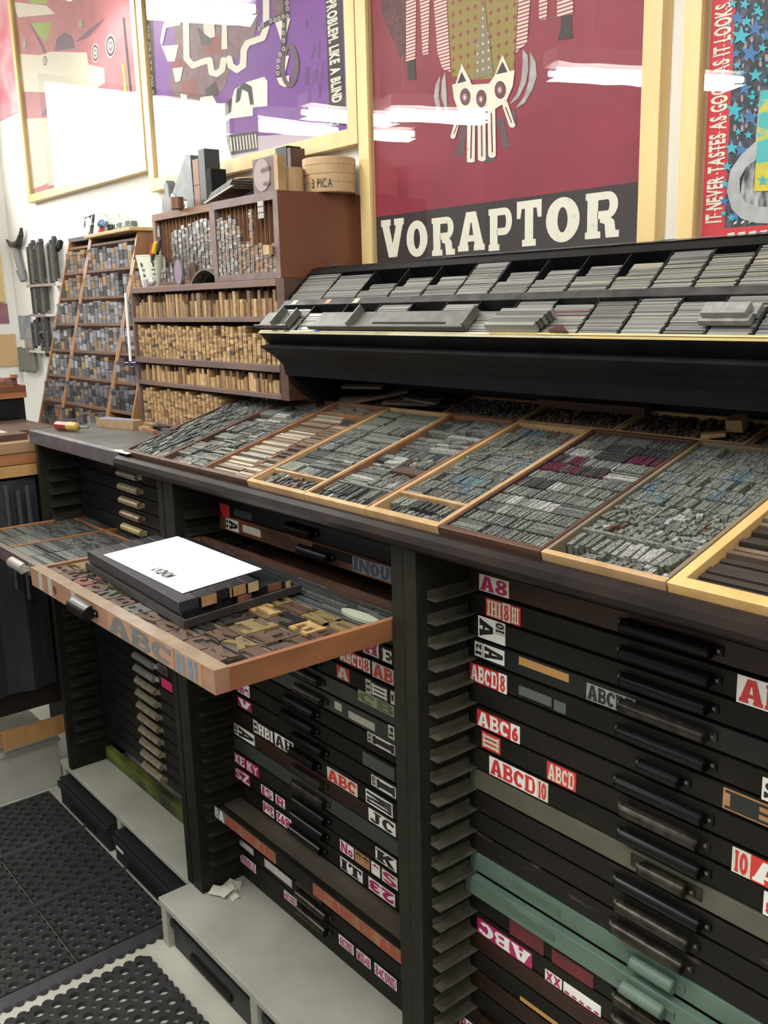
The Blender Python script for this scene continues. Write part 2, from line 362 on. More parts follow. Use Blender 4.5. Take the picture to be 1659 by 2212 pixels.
# ================================================================ CABINETS
ZB=.14; ZT=1.25; PITCH=.0425
def cabinet(label, xl0,xl1,xr0,xr1, loc, pitch, ztop, kick=None, rm=None):
    t=thing('type_cabinet',label,'cabinet',loc)
    X(xl0,xl1,0,.55,ZB,ZT).build('side_panel',m_cab,t,bevel=.002)
    X(xr0,xr1,0,.55,ZB,ZT).build('side_panel',m_cab,t,bevel=.002)
    X(xl1,xr0,.538,.55,ZB,ZT).build('back_panel',m_cabin,t)
    X(xl1,xr0,.125,.145,ZB,ZB+.045).build('kick_plate',kick or m_cab,t)
    mesh=None
    n=int((ztop-ZB-.06)/pitch)
    for side in (0,1):
        for i in range(n):
            z=ztop-.040-pitch*i
            if mesh is None:
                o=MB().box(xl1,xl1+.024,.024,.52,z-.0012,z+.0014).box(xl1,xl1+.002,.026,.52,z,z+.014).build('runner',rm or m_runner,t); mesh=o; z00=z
            else:
                o=mesh.copy(); COL.objects.link(o); o.parent=t
                if side==0: o.location=(0,0,z-z00)
                else:
                    o.scale=(-1,1,1); o.location=(xr0+xl1-2*ORG[t.name][0],0,z-z00)
    return t
cabA=cabinet('black steel type cabinet with brass pulls and half its slots empty', -2.968,-2.945,-2.120,-2.094,(-2.53,.28,ZB),.0405,1.210,mat('mossy_kick_plate',(.016,.016,.011),.7,rgb2=(.14,.17,.015),scale=7,stretch=(.5,1,1),contrast=(.46,.66)),mat('shaded_runner_steel',(.030,.029,.022),.5,rgb2=(.018,.0175,.014),scale=40,spec=.25))  # dimmer runner copy: shade inside these two cabinets is put into the colour
cabB=cabinet('dark type cabinet whose wide wood-type drawer stands pulled out', -2.088,-2.038,-1.22,-1.1885,(-1.64,.28,ZB),PITCH,1.197,None,MATS['shaded_runner_steel'])
cabC=cabinet('dark type cabinet holding two pale green drawers', -1.1885,-1.155,-.33,-.30,(-.74,.28,ZB),PITCH,1.197)

# worktops
SO=np.array([0,.0086,1.2695]); ST=np.array([0,.958,.287]); SN=np.array([0,-.287,.958])
def S(x,t,h=0): return np.array([x,SO[1],SO[2]])+ST*t+SN*h
tA=thing('worktop','flat worn steel worktop over the cabinet with brass pulls','worktop',(-2.64,.28,1.25))
MB().box(-2.975,-2.306,.0,.555,1.2505,1.293).build('top',m_topA,tA,bevel=.004)
MB().box(-2.975,-2.306,-.012,.0,1.252,1.2935).build('front_edge',mat('bare_steel_edge',(.13,.13,.16),.3,.5,rgb2=(.08,.08,.11),scale=12),tA,bevel=.003)
tB=thing('worktop','long dark worktop with a sloping top carrying the open type cases','worktop',(-1.0,.28,1.25))
pr=[(-2.3055,.0,1.2505),(-2.3055,-.014,1.2505),(-2.3055,-.024,1.258),(-2.3055,-.028,1.268),(-2.3055,-.024,1.280),(-2.3055,-.012,1.286),(-2.3055,.0,1.286)]
MB().prism(pr,(2.40,0,0)).build('nosing',m_nose,tB,smooth=False)
MB().prism([(-2.3055,.0005,1.2505),(-2.3055,.0005,1.2665),(-2.3055,.404,1.3874),(-2.3055,.404,1.2930),(-2.3055,.5545,1.2930),(-2.3055,.5545,1.2505)],(.3545,0,0)).prism([(-1.9505,.0005,1.2505),(-1.9505,.0005,1.2665),(-1.9505,.5545,1.4325),(-1.9505,.5545,1.2505)],(2.045,0,0)).build('slant_top',mat('dark_slant_board',(.03,.025,.022),.6),tB)

# plinths with bins below
def plinth(label, x0,x1,y0, legs):
    t=thing('plinth',label,'plinth',((x0+x1)/2,.25,0))
    X(x0,x1,y0,.555,.121,.139).build('top_board',m_grey,t,bevel=.002)
    for lx in legs: X(lx,lx+.03,y0+.006,.55,0,.12).build('upright',m_grey,t)
    return t
plinth('grey painted plinth under the cabinet with brass pulls',-3.05,-2.108,.0,(-3.05,-2.60,-2.14))
plinth('long grey painted plinth under the pulled-out wood-type drawer',-2.1075,-.25,-.094,(-2.1075,-1.66,-1.2,-.74,-.28))
def bin_(label,x0,x1,y0,h=.085):
    t=thing('storage_bin',label,'bin',((x0+x1)/2,y0+.2,0))
    MB().box(x0,x1,y0,y0+.012,.002,h).box(x0,x1,y0+.38,y0+.392,.002,h).box(x0,x0+.012,y0+.012,y0+.38,.002,h).box(x1-.012,x1,y0+.012,y0+.38,.002,h).box(x0+.012,x1-.012,y0+.012,y0+.38,.002,.012).build('tray',m_plast,t,bevel=.003)
    X(x0-.002,x1+.002,y0+.001,y0+.392,h+.0025,h+.012).build('lid',m_plast,t,bevel=.002)
    MB().box(x0-.003,x1+.003,y0-.008,y0+.0,h-.02,h+.002).build('rim',m_plast,t,bevel=.003)
    MB().box(x0+.10,x1-.10,y0-.006,y0-.0005,.022,.04).build('grip',m_blk2,t)
bin_('black plastic bin under the plinth, beside the long grey box',-3.01,-2.61,-.022)
bin_('black plastic bin with a pale sticker tucked under the brass-pull cabinet plinth',-2.56,-2.15,-.022)
X(-2.55,-2.50,-.024,-.0225,.045,.075).build('sticker',m_white,bpy.data.objects['storage_bin.001'])
bin_('scuffed black plastic bin under the long grey plinth, at its exposed corner',-2.07,-1.67,-.075)
bin_('black plastic bin under the long grey plinth, behind the drawer stack',-1.62,-1.21,-.075)

# rubber mats
def holes(mb, x0,y0,nx,ny,p,r,z0,z1,skew=0):
    K=12
    for i in range(nx):
        for j in range(ny):
            cx,cy=x0+(i+.5)*p,y0+(j+.5)*p; h=p/2
            sq=[]
            for k in range(K):
                a=2*math.pi*k/K; c,s=math.cos(a),math.sin(a); m_=h/max(abs(c),abs(s)); sq.append((cx+c*m_,cy+s*m_))
            ci=[(cx+r*math.cos(2*math.pi*k/K),cy+r*math.sin(2*math.pi*k/K)) for k in range(K)]
            n=len(mb.v); mb.v+= [(*q,z1) for q in sq]+[(*q,z1) for q in ci]+[(*q,z0) for q in ci]
            for k in range(K):
                l=(k+1)%K
                mb.f.append((n+k,n+l,n+K+l,n+K+k)); mb.m.append(0)
                mb.f.append((n+K+k,n+K+l,n+2*K+l,n+2*K+k)); mb.m.append(0)
def mat_tile(parent,x0,y0,nx,ny,p,r,z1):
    mb=MB(); holes(mb,x0,y0,nx,ny,p,r,.001,z1)
    x1,y1=x0+nx*p,y0+ny*p
    for a,b in (((x0,y0),(x1,y0)),((x1,y0),(x1,y1)),((x1,y1),(x0,y1)),((x0,y1),(x0,y0))):
        mb.face([(*a,.001),(*b,.001),(*b,z1),(*a,z1)])
    return mb.build('tile',m_rubber,parent)
t=thing('rubber_mat','black rubber mat of joined square tiles before the brass-pull cabinet','mat',(-2.6,-.4,0))
P=.0435
for i in range(3):
    for j in range(3):
        mat_tile(t,-2.163-.312*(i+1)+.003,-.030-.268*(j+1)+.002,7,6,P,.0125,.015)
for k in range(2): X(-2.163-.312*(k+1)-.006,-2.163-.312*(k+1)+.009,-.835,-.03,.0152,.0168).build('joint_strip',mat('greyed_rubber',(.035,.035,.038),.5),t)
MB().prism([(-2.163,-.9,.001),(-2.128,-.9,.001),(-2.163,-.9,.015)],(0,.86,0)).build('ramp_edge',m_rubber,t)
b=MB()
for k in range(30):
    y=-.055-k*.029; b.tube((-2.130,y,.001),(-2.130,y,.004),.011,n=10)
b.build('scalloped_edge',m_rubber,t)
t=thing('rubber_mat','black rubber mat with a scalloped rim lying against the long grey plinth','mat',(-1.8,-.45,0))
mat_tile(t,-2.075,-.158-.0435*11,14,11,P,.0125,.013)
b=MB()
for k in range(16): b.tube((-2.075,-.158-.030*(k+.5),.001),(-2.075,-.158-.030*(k+.5),.012),.0125,n=12)
for k in range(20): b.tube((-2.075+.030*(k+.5),-.158,.001),(-2.075+.030*(k+.5),-.158,.012),.0125,n=12)
b.build('scalloped_edge',m_rubber,t)
# ================================================================ DRAWERS
m_dk = mat('drawer_black_brown',(.0075,.0066,.0050),.5,rgb2=(.0135,.0118,.0090),scale=22,stretch=(.25,1,1),bump=.05,spec=.14)
m_br = mat('drawer_red_brown',(.034,.012,.007),.45,rgb2=(.015,.007,.005),scale=18,stretch=(.2,1,2),spec=.25)
m_ol = mat('drawer_olive',(.082,.082,.054),.5,rgb2=(.064,.064,.043),scale=18)
m_gr = mat('drawer_sea_green',(.088,.145,.112),.5,rgb2=(.070,.113,.088),scale=16)
m_sl = mat('drawer_slate',(.030,.037,.035),.5,rgb2=(.023,.028,.026),scale=18)
m_rb = mat('drawer_scraped',(.009,.0075,.0066),.5,rgb2=(.055,.046,.034),scale=34,stretch=(.4,1,2),contrast=(.62,.72),spec=.2)
m_clip=mat('clear_tape',(.35,.34,.30),.12,spec=.6)
MAT_D={'dk':m_dk,'br':m_br,'ol':m_ol,'gr':m_gr,'sl':m_sl,'rb':m_rb,'or':mat('drawer_scuffed_orange',(.15,.055,.022),.42,rgb2=(.04,.02,.012),scale=14,stretch=(.4,1,1.4),contrast=(.45,.6)),'bk':m_blk}
PAPER={'w':m_white,'c':m_cream,'r':m_redink,'m':m_magink,'k':m_blkink,'t':m_tanp,'g':mat('sage_card',(.30,.34,.20),.6),'p':m_pink,'s':mat('grey_plastic_card',(.06,.075,.072),.25),
  'o':mat('orange_tan_strip',(.27,.145,.075),.55,rgb2=(.19,.10,.05),scale=30),'z':mat('faded_red_ink',(.30,.05,.03),.55),'q':mat('slate_blue_ink',(.05,.06,.10),.5),'x':mat('torn_white_paper',(.52,.50,.47),.8,rgb2=(.42,.40,.36),scale=60),'b':m_blue,'e':mat('dark_red_print',(.13,.010,.014),.5,rgb2=(.10,.01,.015),scale=30),'y':mat('silver_tape',(.33,.34,.36),.3,.4,rgb2=(.2,.2,.21),scale=50),'v':mat('brass_card',(.42,.22,.07),.5)}
PNAME={'w':'white','c':'cream','r':'red','m':'magenta','k':'black','t':'tan','g':'sage','p':'pink','s':'grey','o':'orange-tan','x':'torn white','b':'blue','e':'dark red','y':'silver','v':'brown'}
def pull(parent, xc, z, y, ln, m, r=.0118, name='handle'):
    mb=MB(); K=9
    A=[math.radians(95+ (235-95)*i/K) for i in range(K+1)]
    out=[(y-.004+ r*1.25*math.cos(a), z-.001+ r*math.sin(a)) for a in A]; inn=[(y-.004+ (r-.002)*1.20*math.cos(a), z-.001+ (r-.002)*math.sin(a)) for a in A]
    pts=[(xc-ln/2,*q) for q in out]+[(xc-ln/2,*q) for q in reversed(inn)]
    mb.prism(pts,(ln,0,0))
    for s in (-1,1):                                      # end cheeks, tabs and screws
        cx=xc+s*(ln/2-.0015)
        mb.prism([(cx-.0012,*q) for q in out]+[(cx-.0012,y-.001,z-.008)],(.0024,0,0))
        mb.box(cx-.001,cx+.014,y-.003,y,z-.006,z+.007) if s>0 else mb.box(cx-.014,cx+.001,y-.003,y,z-.006,z+.007)
        mb.tube((xc+s*(ln/2+.007),y-.003,z+.001),(xc+s*(ln/2+.007),y-.0048,z+.001),.0028,n=8,mi=1)
    return mb.build(name,[m,m_steel],parent)
def card(parent, x0,x1,z0,z1,y, paper, txt='', ink='k', slab=True, rot=0, bold=.05, margin=.10, thick=.0010, lab=None):
    mb=X(x0,x1,y-thick,y,z0,z1)
    if txt:
        yy=y-thick-.0004; w,h=x1-x0,z1-z0; mx=margin*h; my=.07*h
        if rot==0: text(mb,txt,(x0+mx,yy,z0+my),(1,0,0),(0,0,1),w-2*mx,h-2*my,bold,slab,mi=1)
        elif rot==90: text(mb,txt,(x0+w-mx,yy,z0+mx),(0,0,1),(-1,0,0),h-2*mx,w-2*mx,bold,slab,mi=1)
        elif rot==-90: text(mb,txt,(x0+mx,yy,z1-mx),(0,0,-1),(1,0,0),h-2*mx,w-2*mx,bold,slab,mi=1)
        elif rot==180: text(mb,txt,(x1-mx,yy,z1-my),(-1,0,0),(0,0,-1),w-2*mx,h-2*my,bold,slab,mi=1)
    c=mb.build('label_card',[PAPER[paper],PAPER[ink]],parent)
    c['label']=lab or (PNAME[paper]+' paper card'+(' printed '+txt if txt else ''))
    return c
def drawer(cab,x0,x1,y,ztop,h,m,label,pullspec=None,depth=.40):
    z0=ztop-h
    mb=X(x0,x1,y,y+.016,z0,ztop)
    mb.box(x0+.006,x1-.006,y+.016,y+depth,z0+.004,z0+.010,1).box(x0+.006,x0+.016,y+.016,y+depth,z0+.010,ztop-.005,1).box(x1-.016,x1-.006,y+.016,y+depth,z0+.010,ztop-.005,1).box(x0+.016,x1-.016,y+depth-.01,y+depth,z0+.010,ztop-.005,1)
    t=mb.build('drawer',[MAT_D[m],m_case_d],cab,bevel=.0012); t['label']=label
    if pullspec:
        px,pm,pl=pullspec; pull(t,px,ztop-h*.52,y,pl,pm)
    return t
YD=.119
ORD=['topmost','second','third','fourth','fifth','sixth','seventh','eighth','ninth','tenth','eleventh','twelfth','thirteenth','fourteenth','fifteenth','sixteenth','seventeenth','eighteenth','nineteenth','twentieth','twenty-first','twenty-second','twenty-third','twenty-fourth','twenty-fifth']
# ---- cabinet with the pale green drawers
def ztopC(k): return 1.195-.0425*(k-1)
HB=mat('black_pull',(.004,.004,.0044),.26,spec=.16); HG=mat('dull_brass_black',(.040,.035,.025),.28,.4,rgb2=(.010,.009,.007),scale=50,spec=.25)
C=[ # k, front, feature, handle(x,mat,len), cards
 (1,'br','red-brown drawer with a purple ornate A 8 card',(-.74,HB,.15),[(-1.122,-1.052,1.160,1.190,'c','A8','m')]),
 (2,'dk','black drawer with a small red and white 8 card',(-.74,HB,.15),[(-1.106,-1.066,1.117,1.150,'r','IHI','c'),(-1.066,-1.048,1.117,1.150,'c','8','r'),(-1.048,-1.025,1.117,1.150,'r','HI','c'),(-.630,-.49,1.112,1.152,'w','ABCD','r')]),
 (3,'dk','black drawer with a tall white and black A 10 label',(-.74,HB,.145),[(-1.125,-1.084,1.073,1.113,'w','A','k',-90),(-1.084,-1.060,1.073,1.090,'w','',''),(-1.084,-1.060,1.091,1.113,'c','10','k',90)]),
 (4,'bk','blue-black drawer with a black A 12 label and an ABCDE strip',(-.74,HG,.145),[(-1.134,-1.114,1.036,1.063,'c','12','k',90),(-1.112,-1.062,1.036,1.063,'w','A','k',-90),(-1.028,-.92,1.0495,1.0635,'v','',''),(-.884,-.792,1.033,1.061,'y','ABCDE','k')]),
 (5,'dk','black drawer with a red ABCD 8 card and a grey label holder',(-.74,HB,.15),[(-1.147,-1.075,.985,1.020,'r','ABCD','w'),(-1.075,-1.056,.985,1.020,'w','8','r'),(-1.028,-.955,.995,1.012,'s','',''),(-.95,-.925,.992,1.011,'s','',''),(-.585,-.55,.985,1.018,'w','12','k',90)]),
 (6,'dk','plain black drawer with a tan holder showing a dark letter E',(-.74,HB,.07),[(-.641,-.50,.948,.980,'t','E','k',0)]),
 (7,'dk','brown-black drawer with a red ABC 6 card',(-.74,HB,.15),[(-1.129,-1.046,.903,.935,'r','ABC','w'),(-1.046,-1.025,.903,.935,'w','6','r')]),
 (8,'dk','black drawer with a tiny red wood-grain card and a red ABCD tab',(-.737,HG,.135),[(-1.117,-1.071,.865,.8965,'r','III','c',90),(-.963,-.901,.863,.8965,'r','ABCD','c'),(-.622,-.594,.858,.8965,'c','10','r'),(-.594,-.50,.858,.8965,'r','AB','w')]),
 (9,'dk','black drawer with a large white card reading ABCD 10',(-.735,HB,.14),[(-1.098,-.985,.819,.8545,'w','ABCD','r'),(-.985,-.960,.819,.8545,'c','10','r'),(-.572,-.52,.816,.852,'w','a','r')]),
 (10,'ol','olive green drawer',(-.728,HG,.08),[]),
 (11,'rb','scraped black drawer with flaking paint along its top edge',(-.735,HB,.15),[]),
 (12,'dk','plain brown-black drawer under the scraped one',(-.742,HG,.13),[]),
 (13,'rb','chipped dark drawer just above the green pair',(-.75,HG,.13),[]),
 (14,'gr','sea green drawer, upper of the green pair',(-.738,m_gr,.08),[]),
 (15,'gr','sea green drawer, lower of the green pair, pulled slightly out',(-.745,m_gr,.08),[]),
 (16,'dk','black drawer with two dark red printed panels below the green pair',(-.74,HG,.13),[(-1.047,-.965,.519,.550,'e','',''),(-.946,-.856,.519,.546,'e','','')]),
 (17,'dk','black drawer with an upside-down magenta ABC card and dotted cards',(-.74,HG,.13),[(-1.130,-.992,.476,.508,'m','ABC','w',180),(-.961,-.923,.475,.496,'w','XX','m'),(-.919,-.839,.475,.496,'w','.....','m')]),
 (18,'br','dark red drawer below the magenta ABC drawer',(-.74,HB,.14),[]),
 (19,'dk','black drawer with a long brass rod pull',(-.74,HB,.14),[(-1.02,-.93,.395,.403,'v','','')]),
 (20,'br','rusty brown drawer above the ROBO card',(-.74,HG,.14),[]),
 (21,'dk','plain black drawer tucked above the ROBO card',(-.74,HG,.14),[]),
 (22,'dk','brown drawer with a white card in magenta ROBO lettering',(-.74,HB,.14),[(-1.150,-1.075,.268,.297,'w','ROBO','m')]),
 (23,'dk','low black drawer beneath the ROBO drawer',(-.74,HB,.14),[]),
]
for k,m,feat,h,cards in C:
    y=YD; 
    if k==15: y=YD-.014
    if k==22: y=YD-.03
    t=drawer(cabC,-1.150,-.336,y,ztopC(k),.037 if k!=1 else .036,m,feat+', '+ORD[k-1]+' of its cabinet' if len(feat.split())<11 else feat,(h[0],h[1],h[2]))
    for c in cards:
        x0,x1,z0,z1,p,tx,ink=c[:7]; r=c[7] if len(c)>7 else 0
        card(t,x0,x1,z0,z1,y,p,tx,ink or 'k',rot=r)
    if k in (14,15):
        X(-1.04,-.93,y-.0012,y,ztopC(k)-.026,ztopC(k)-.012).build('finger_slot',mat('deep_green_paint',(.060,.10,.078),.5),t)
    if k==10:
        MB().box(-.79,-.665,y-.0015,y,.785,.806).build('pull_plate',HG,t)
# ---- cabinet with the wood-type drawer
B=[
 (1,'bk','black top drawer with a red flag sticker and a grey label window',(-1.665,HB,.10),[(-2.024,-1.978,1.150,1.182,'r','',''),(-1.955,-1.875,1.160,1.178,'s','','')]),
 (2,'or','scuffed orange and black drawer with silver-taped letters at its end',(-1.615,HB,.11),[(-2.0,-1.985,1.120,1.148,'c','11','k',90),(-1.985,-1.94,1.120,1.148,'w','A','k',-90),(-1.92,-1.84,1.126,1.144,'c','',''),(-1.487,-1.365,1.120,1.150,'y','INOU','q')]),
 (4,'dk','hidden dark drawer directly below the pulled-out wood-type drawer',(-1.68,HB,.12),[]),
 (5,'dk','black drawer with a white and magenta corner card',(-1.68,HB,.12),[(-1.47,-1.395,.992,1.022,'w','A','m')]),
 (6,'dk','black drawer with a glossy black E card',(-1.68,HB,.12),[(-1.46,-1.41,.950,.980,'w','H','m'),(-1.40,-1.365,.948,.978,'k','E','w')]),
 (7,'dk','black drawer with red ABCD and AB cards',(-1.68,HB,.12),[(-1.545,-1.462,.908,.937,'r','ABCD','w'),(-1.462,-1.440,.908,.937,'w','8','r'),(-1.432,-1.364,.905,.938,'c','AB','r')]),
 (8,'dk','dark drawer with a red leaf-shaped A card and a ruled black label',(-1.675,HB,.10),[(-1.557,-1.512,.865,.895,'r','A','c'),(-1.456,-1.438,.862,.893,'c','11','k',90),(-1.438,-1.383,.862,.893,'k','III','w',90),(-1.375,-1.362,.864,.892,'w','1','k',90)]),
 (9,'sl','slate drawer with a sage green C B card',(-1.665,HG,.10),[(-1.483,-1.365,.836,.861,'g','CB','n')]),
 (10,'sl','grey-green drawer with torn yellowed paper remnants',(-1.66,HG,.11),[(-1.57,-1.545,.788,.806,'x','',''),(-1.52,-1.43,.783,.800,'x','',''),(-1.385,-1.366,.786,.815,'w','16','k',90)]),
 (11,'dk','brown-black drawer with a black 16 numeral label',(-1.70,HB,.12),[(-1.456,-1.442,.752,.775,'c','16','k',90),(-1.44,-1.365,.752,.775,'w','I','k',-90)]),
 (12,'dk','black drawer with a magenta card ending in ine',(-1.71,HB,.13),[(-1.995,-1.935,.693,.7245,'w','ine','m'),(-1.475,-1.368,.692,.722,'s','','')]),
 (13,'dk','black drawer with a small black wedge label numbered 20',(-1.672,HB,.12),[(-1.995,-1.93,.655,.680,'m','V','w'),(-1.447,-1.432,.655,.680,'c','20','k',90),(-1.43,-1.366,.655,.680,'w','I','k',-90)]),
 (14,'dk','black drawer with tall black condensed letters and a red ABC card',(-1.695,HB,.10),[(-1.925,-1.905,.606,.640,'c','11','k',90),(-1.905,-1.83,.606,.640,'k','HBI','w'),(-1.826,-1.745,.606,.640,'w','AH','k'),(-1.609,-1.498,.603,.6345,'c','ABC','r'),(-1.468,-1.378,.606,.638,'w','IM','k',90)]),
 (15,'br','red-brown drawer with a black wedge A label',(-1.68,HG,.12),[(-2.024,-2.004,.566,.596,'c','18','k',90),(-2.004,-1.925,.566,.596,'w','A','k',-90),(-1.46,-1.37,.566,.596,'w','JC','k')]),
 (16,'sl','long slate blue-grey drawer without a card',(-1.68,HG,.13),[]),
 (17,'dk','black drawer with a block of magenta ornate cards',(-1.68,HB,.13),[(-2.036,-1.978,.482,.512,'m','XE','w'),(-1.974,-1.912,.482,.512,'m','KY','c'),(-1.44,-1.37,.482,.512,'w','K','k')]),
 (18,'dk','black drawer with small magenta cards and a No 12 card',(-1.69,HB,.135),[(-2.036,-1.960,.438,.470,'m','SZ','w'),(-1.905,-1.850,.445,.470,'w','SI','m',180),(-1.838,-1.797,.445,.470,'w','R','m'),(-1.570,-1.520,.441,.470,'w','No','m'),(-1.515,-1.462,.441,.470,'t','**','k'),(-1.456,-1.427,.441,.470,'w','*','m'),(-1.42,-1.368,.441,.470,'c','S','m')]),
 (19,'dk','black drawer with an upside-down magenta 892 and 23 cards',(-1.70,HB,.13),[(-1.90,-1.85,.396,.426,'w','2nd','m',180),(-1.838,-1.772,.396,.426,'w','892','m',180),(-1.572,-1.49,.396,.426,'w','IT','k'),(-1.468,-1.378,.396,.426,'w','23','m',180)]),
 (20,'dk','brown drawer edged with a long orange-tan printed strip, pulled out',(-1.66,HG,.0),[(-2.034,-1.98,.350,.3835,'y','BA','w'),(-1.978,-1.74,.352,.382,'o','ABC DEF ABC','z'),(-1.585,-1.232,.352,.382,'o','UP ABC EE ABCE','z')]),
 (21,'dk','black drawer with a faint magenta seven-letter card',(-1.684,HG,.09),[(-1.985,-1.90,.318,.3435,'w','SERIES','m')]),
 (22,'dk','plain black drawer with a torn white strip at its far end',(-1.684,HG,.11),[(-1.48,-1.365,.270,.2965,'x','','')]),
 (23,'dk','black drawer with a long torn white paper patch',(-1.688,HG,.125),[(-2.036,-1.965,.238,.256,'x','',''),(-1.91,-1.784,.2345,.257,'x','','')]),
 (24,'dk','bottom black drawer with JUBOLD, MID48 and 84COND cards',(-1.69,HG,.12),[(-2.036,-1.958,.188,.214,'w','JUBOLD','m'),(-1.822,-1.766,.188,.211,'w','48COND','m'),(-1.590,-1.534,.188,.214,'w','48COND','m'),(-1.522,-1.471,.188,.214,'w','MID48','m'),(-1.456,-1.380,.188,.2165,'w','84COND','m')]),
]
PAPER['n']=m_grnink
for k,m,feat,h,cards in B:
    y=YD
    if k==20: y=.050
    t=drawer(cabB,-2.034,-1.224,y,ztopC(k),.037,m,feat,(h[0],h[1],h[2]) if h[2] else None)
    for c in cards:
        x0,x1,z0,z1,p,tx,ink=c[:7]; r=c[7] if len(c)>7 else 0
        card(t,x0,min(x1,-1.226),z0,z1,y,p,tx,ink or 'k',rot=r)
    if k==20: X(-2.034,-1.224,y+.0165,y+.071,ztopC(k)-.005,ztopC(k)-.001).build('top_ledge',mat('grimy_ledge_wood',(.085,.07,.052),.55,rgb2=(.05,.04,.03),scale=20,stretch=(.2,1,1)),t)
    if k==2: MB().box(-1.63,-1.40,y-.0006,y,1.131,1.152).build('worn_black_patch',m_blk,t)
# ---- cabinet with brass pulls: a narrow stack, pulls near its middle
def zA(i): return 1.208-.0405*i
pulls=[m_chrome,m_brass,m_brass,mat('copper_smeared_pull',(.30,.16,.10),.35,.8,rgb2=(.45,.38,.30),scale=60),mat('yellow_card_pull',(.52,.46,.22),.35,.5,rgb2=(.40,.36,.18),scale=60)]
names=['top black drawer with a bright nickel pull','black drawer with a dull brass pull, second from the steel worktop','black drawer with a crumpled foil-covered pull','black drawer with a copper-smeared pull','black drawer with a yellow card in its pull']
for i in range(5):
    t=drawer(cabA,-2.942,-2.123,YD,zA(i),.037,'bk',names[i],(-2.535,pulls[i],.13))
low=['black drawer with a polished pull and a ribbed grey end card','black drawer with a hot pink end card']
for i in range(14,24):
    n=i-14
    lab=low[n] if n<2 else 'black drawer with a plain brass pull, %s down of the lower group'%ORD[n]
    if i==23: lab='lowest black drawer with a plain brass pull, just above the grey plinth'
    t=drawer(cabA,-2.942,-2.123,YD,zA(i),.037,'bk',lab,(-2.535,m_chrome if n<2 else m_brass,.135))
    if n==0: card(t,-2.46,-2.40,zA(i)-.032,zA(i)-.006,YD,'y','HIM','k')
    if n==1: card(t,-2.44,-2.375,zA(i)-.034,zA(i)-.005,YD,'p')
# ================================================================ OPEN TYPE CASES ON THE SLOPE
def tmat(name, a, b, sc=260): return mat(name,a,.42,.35,rgb2=b,scale=sc,kind='voronoi',contrast=(.15,.62),bump=.25,rnd=.22)
T_GREY =tmat('type_metal_grey',(.030,.032,.030),(.145,.15,.14))
T_DARK =tmat('type_metal_dark',(.016,.017,.017),(.065,.068,.066))
T_GREEN=tmat('type_metal_greenish',(.045,.050,.044),(.20,.215,.185))
T_LIGHT=tmat('type_metal_bright',(.10,.10,.095),(.36,.36,.34))
T_WINE =tmat('type_metal_wine_inked',(.030,.010,.016),(.12,.030,.055))
T_BLUE =tmat('type_metal_blue_inked',(.030,.045,.055),(.11,.16,.185))
T_BROWN=tmat('type_metal_brown_inked',(.035,.022,.017),(.13,.085,.065))
T_WOODL=mat('rule_wood_light',(.33,.29,.22),.5,rgb2=(.24,.20,.15),scale=60,stretch=(.15,1,1),rnd=.25)
T_WOODB=mat('rule_wood_brown',(.15,.105,.07),.5,rgb2=(.10,.07,.048),scale=60,stretch=(.15,1,1),rnd=.25)
T_WOODD=mat('rule_wood_dark',(.045,.035,.028),.5,rgb2=(.03,.022,.018),scale=60,stretch=(.15,1,1),rnd=.25)
rng=random.Random(11)
def pick(ms):
    tot=sum(w for _,w in ms); r=rng.random()*tot
    for m,w in ms:
        r-=w
        if r<=0: return m
    return ms[-1][0]
G1=[(T_GREY,6),(T_DARK,3),(T_GREEN,2),(T_LIGHT,.25)]
G2=[(T_GREEN,6),(T_GREY,4),(T_LIGHT,.5),(T_DARK,1)]
def lay(frame, x0,x1,t0,t1, d, pitch, ms, label, group, hbase=.003, h=.021, hv=.003, fill=.96, L=None, kind='type_line', skew=0.0, gap=.12):
    """rows of type in one compartment; frame(x,t,h) gives the 3D point"""
    o=frame(0,0,0); ux=frame(1,0,0)-o; ut=frame(0,1,0)-o; un=frame(0,0,1)-o
    a0,a1,b0,b1=(x0,x1,t0,t1) if d=='t' else (t0,t1,x0,x1)
    n=max(1,int((a1-a0)/pitch)); p=(a1-a0)/n
    mm=pick(ms)
    for i in range(n):
        if rng.random()>fill: continue
        if rng.random()<.45: mm=pick(ms)
        ac=a0+(i+.5)*p; w=p*(1-gap*rng.uniform(.5,1.5))
        segs=[]
        if L is None: segs=[(b0+.001*rng.random(),b1-.003*rng.random())]
        else:
            b=b0
            while b<b1-.004:
                e=min(b1,b+L*rng.uniform(.6,1.5)); segs.append((b+.0004,e-.0006)); b=e
        for (s0,s1) in segs:
            if s1-s0<.002: continue
            hh=h+rng.uniform(-hv,hv); bc=(s0+s1)/2
            th=rng.gauss(0,skew) if skew else 0.0
            c,s=math.cos(th),math.sin(th)
            if d=='t': base=frame(ac,bc,hbase); ax=(ux*c+ut*s)*w; ay=(-ux*s+ut*c)*(s1-s0)
            else: base=frame(bc,ac,hbase); ax=(ux*c+ut*s)*(s1-s0); ay=(-ux*s+ut*c)*w
            item(kind,label,group,(mm if L is None or rng.random()<.6 else pick(ms)),base,ax,ay,un*hh)
def slope_box(mb,x0,x1,t0,t1,h0,h1,mi=0):
    c=S((x0+x1)/2,(t0+t1)/2,(h0+h1)/2); mb.obox(c,((x1-x0)/2,0,0),ST*(t1-t0)/2,SN*(h1-h0)/2,mi); return mb
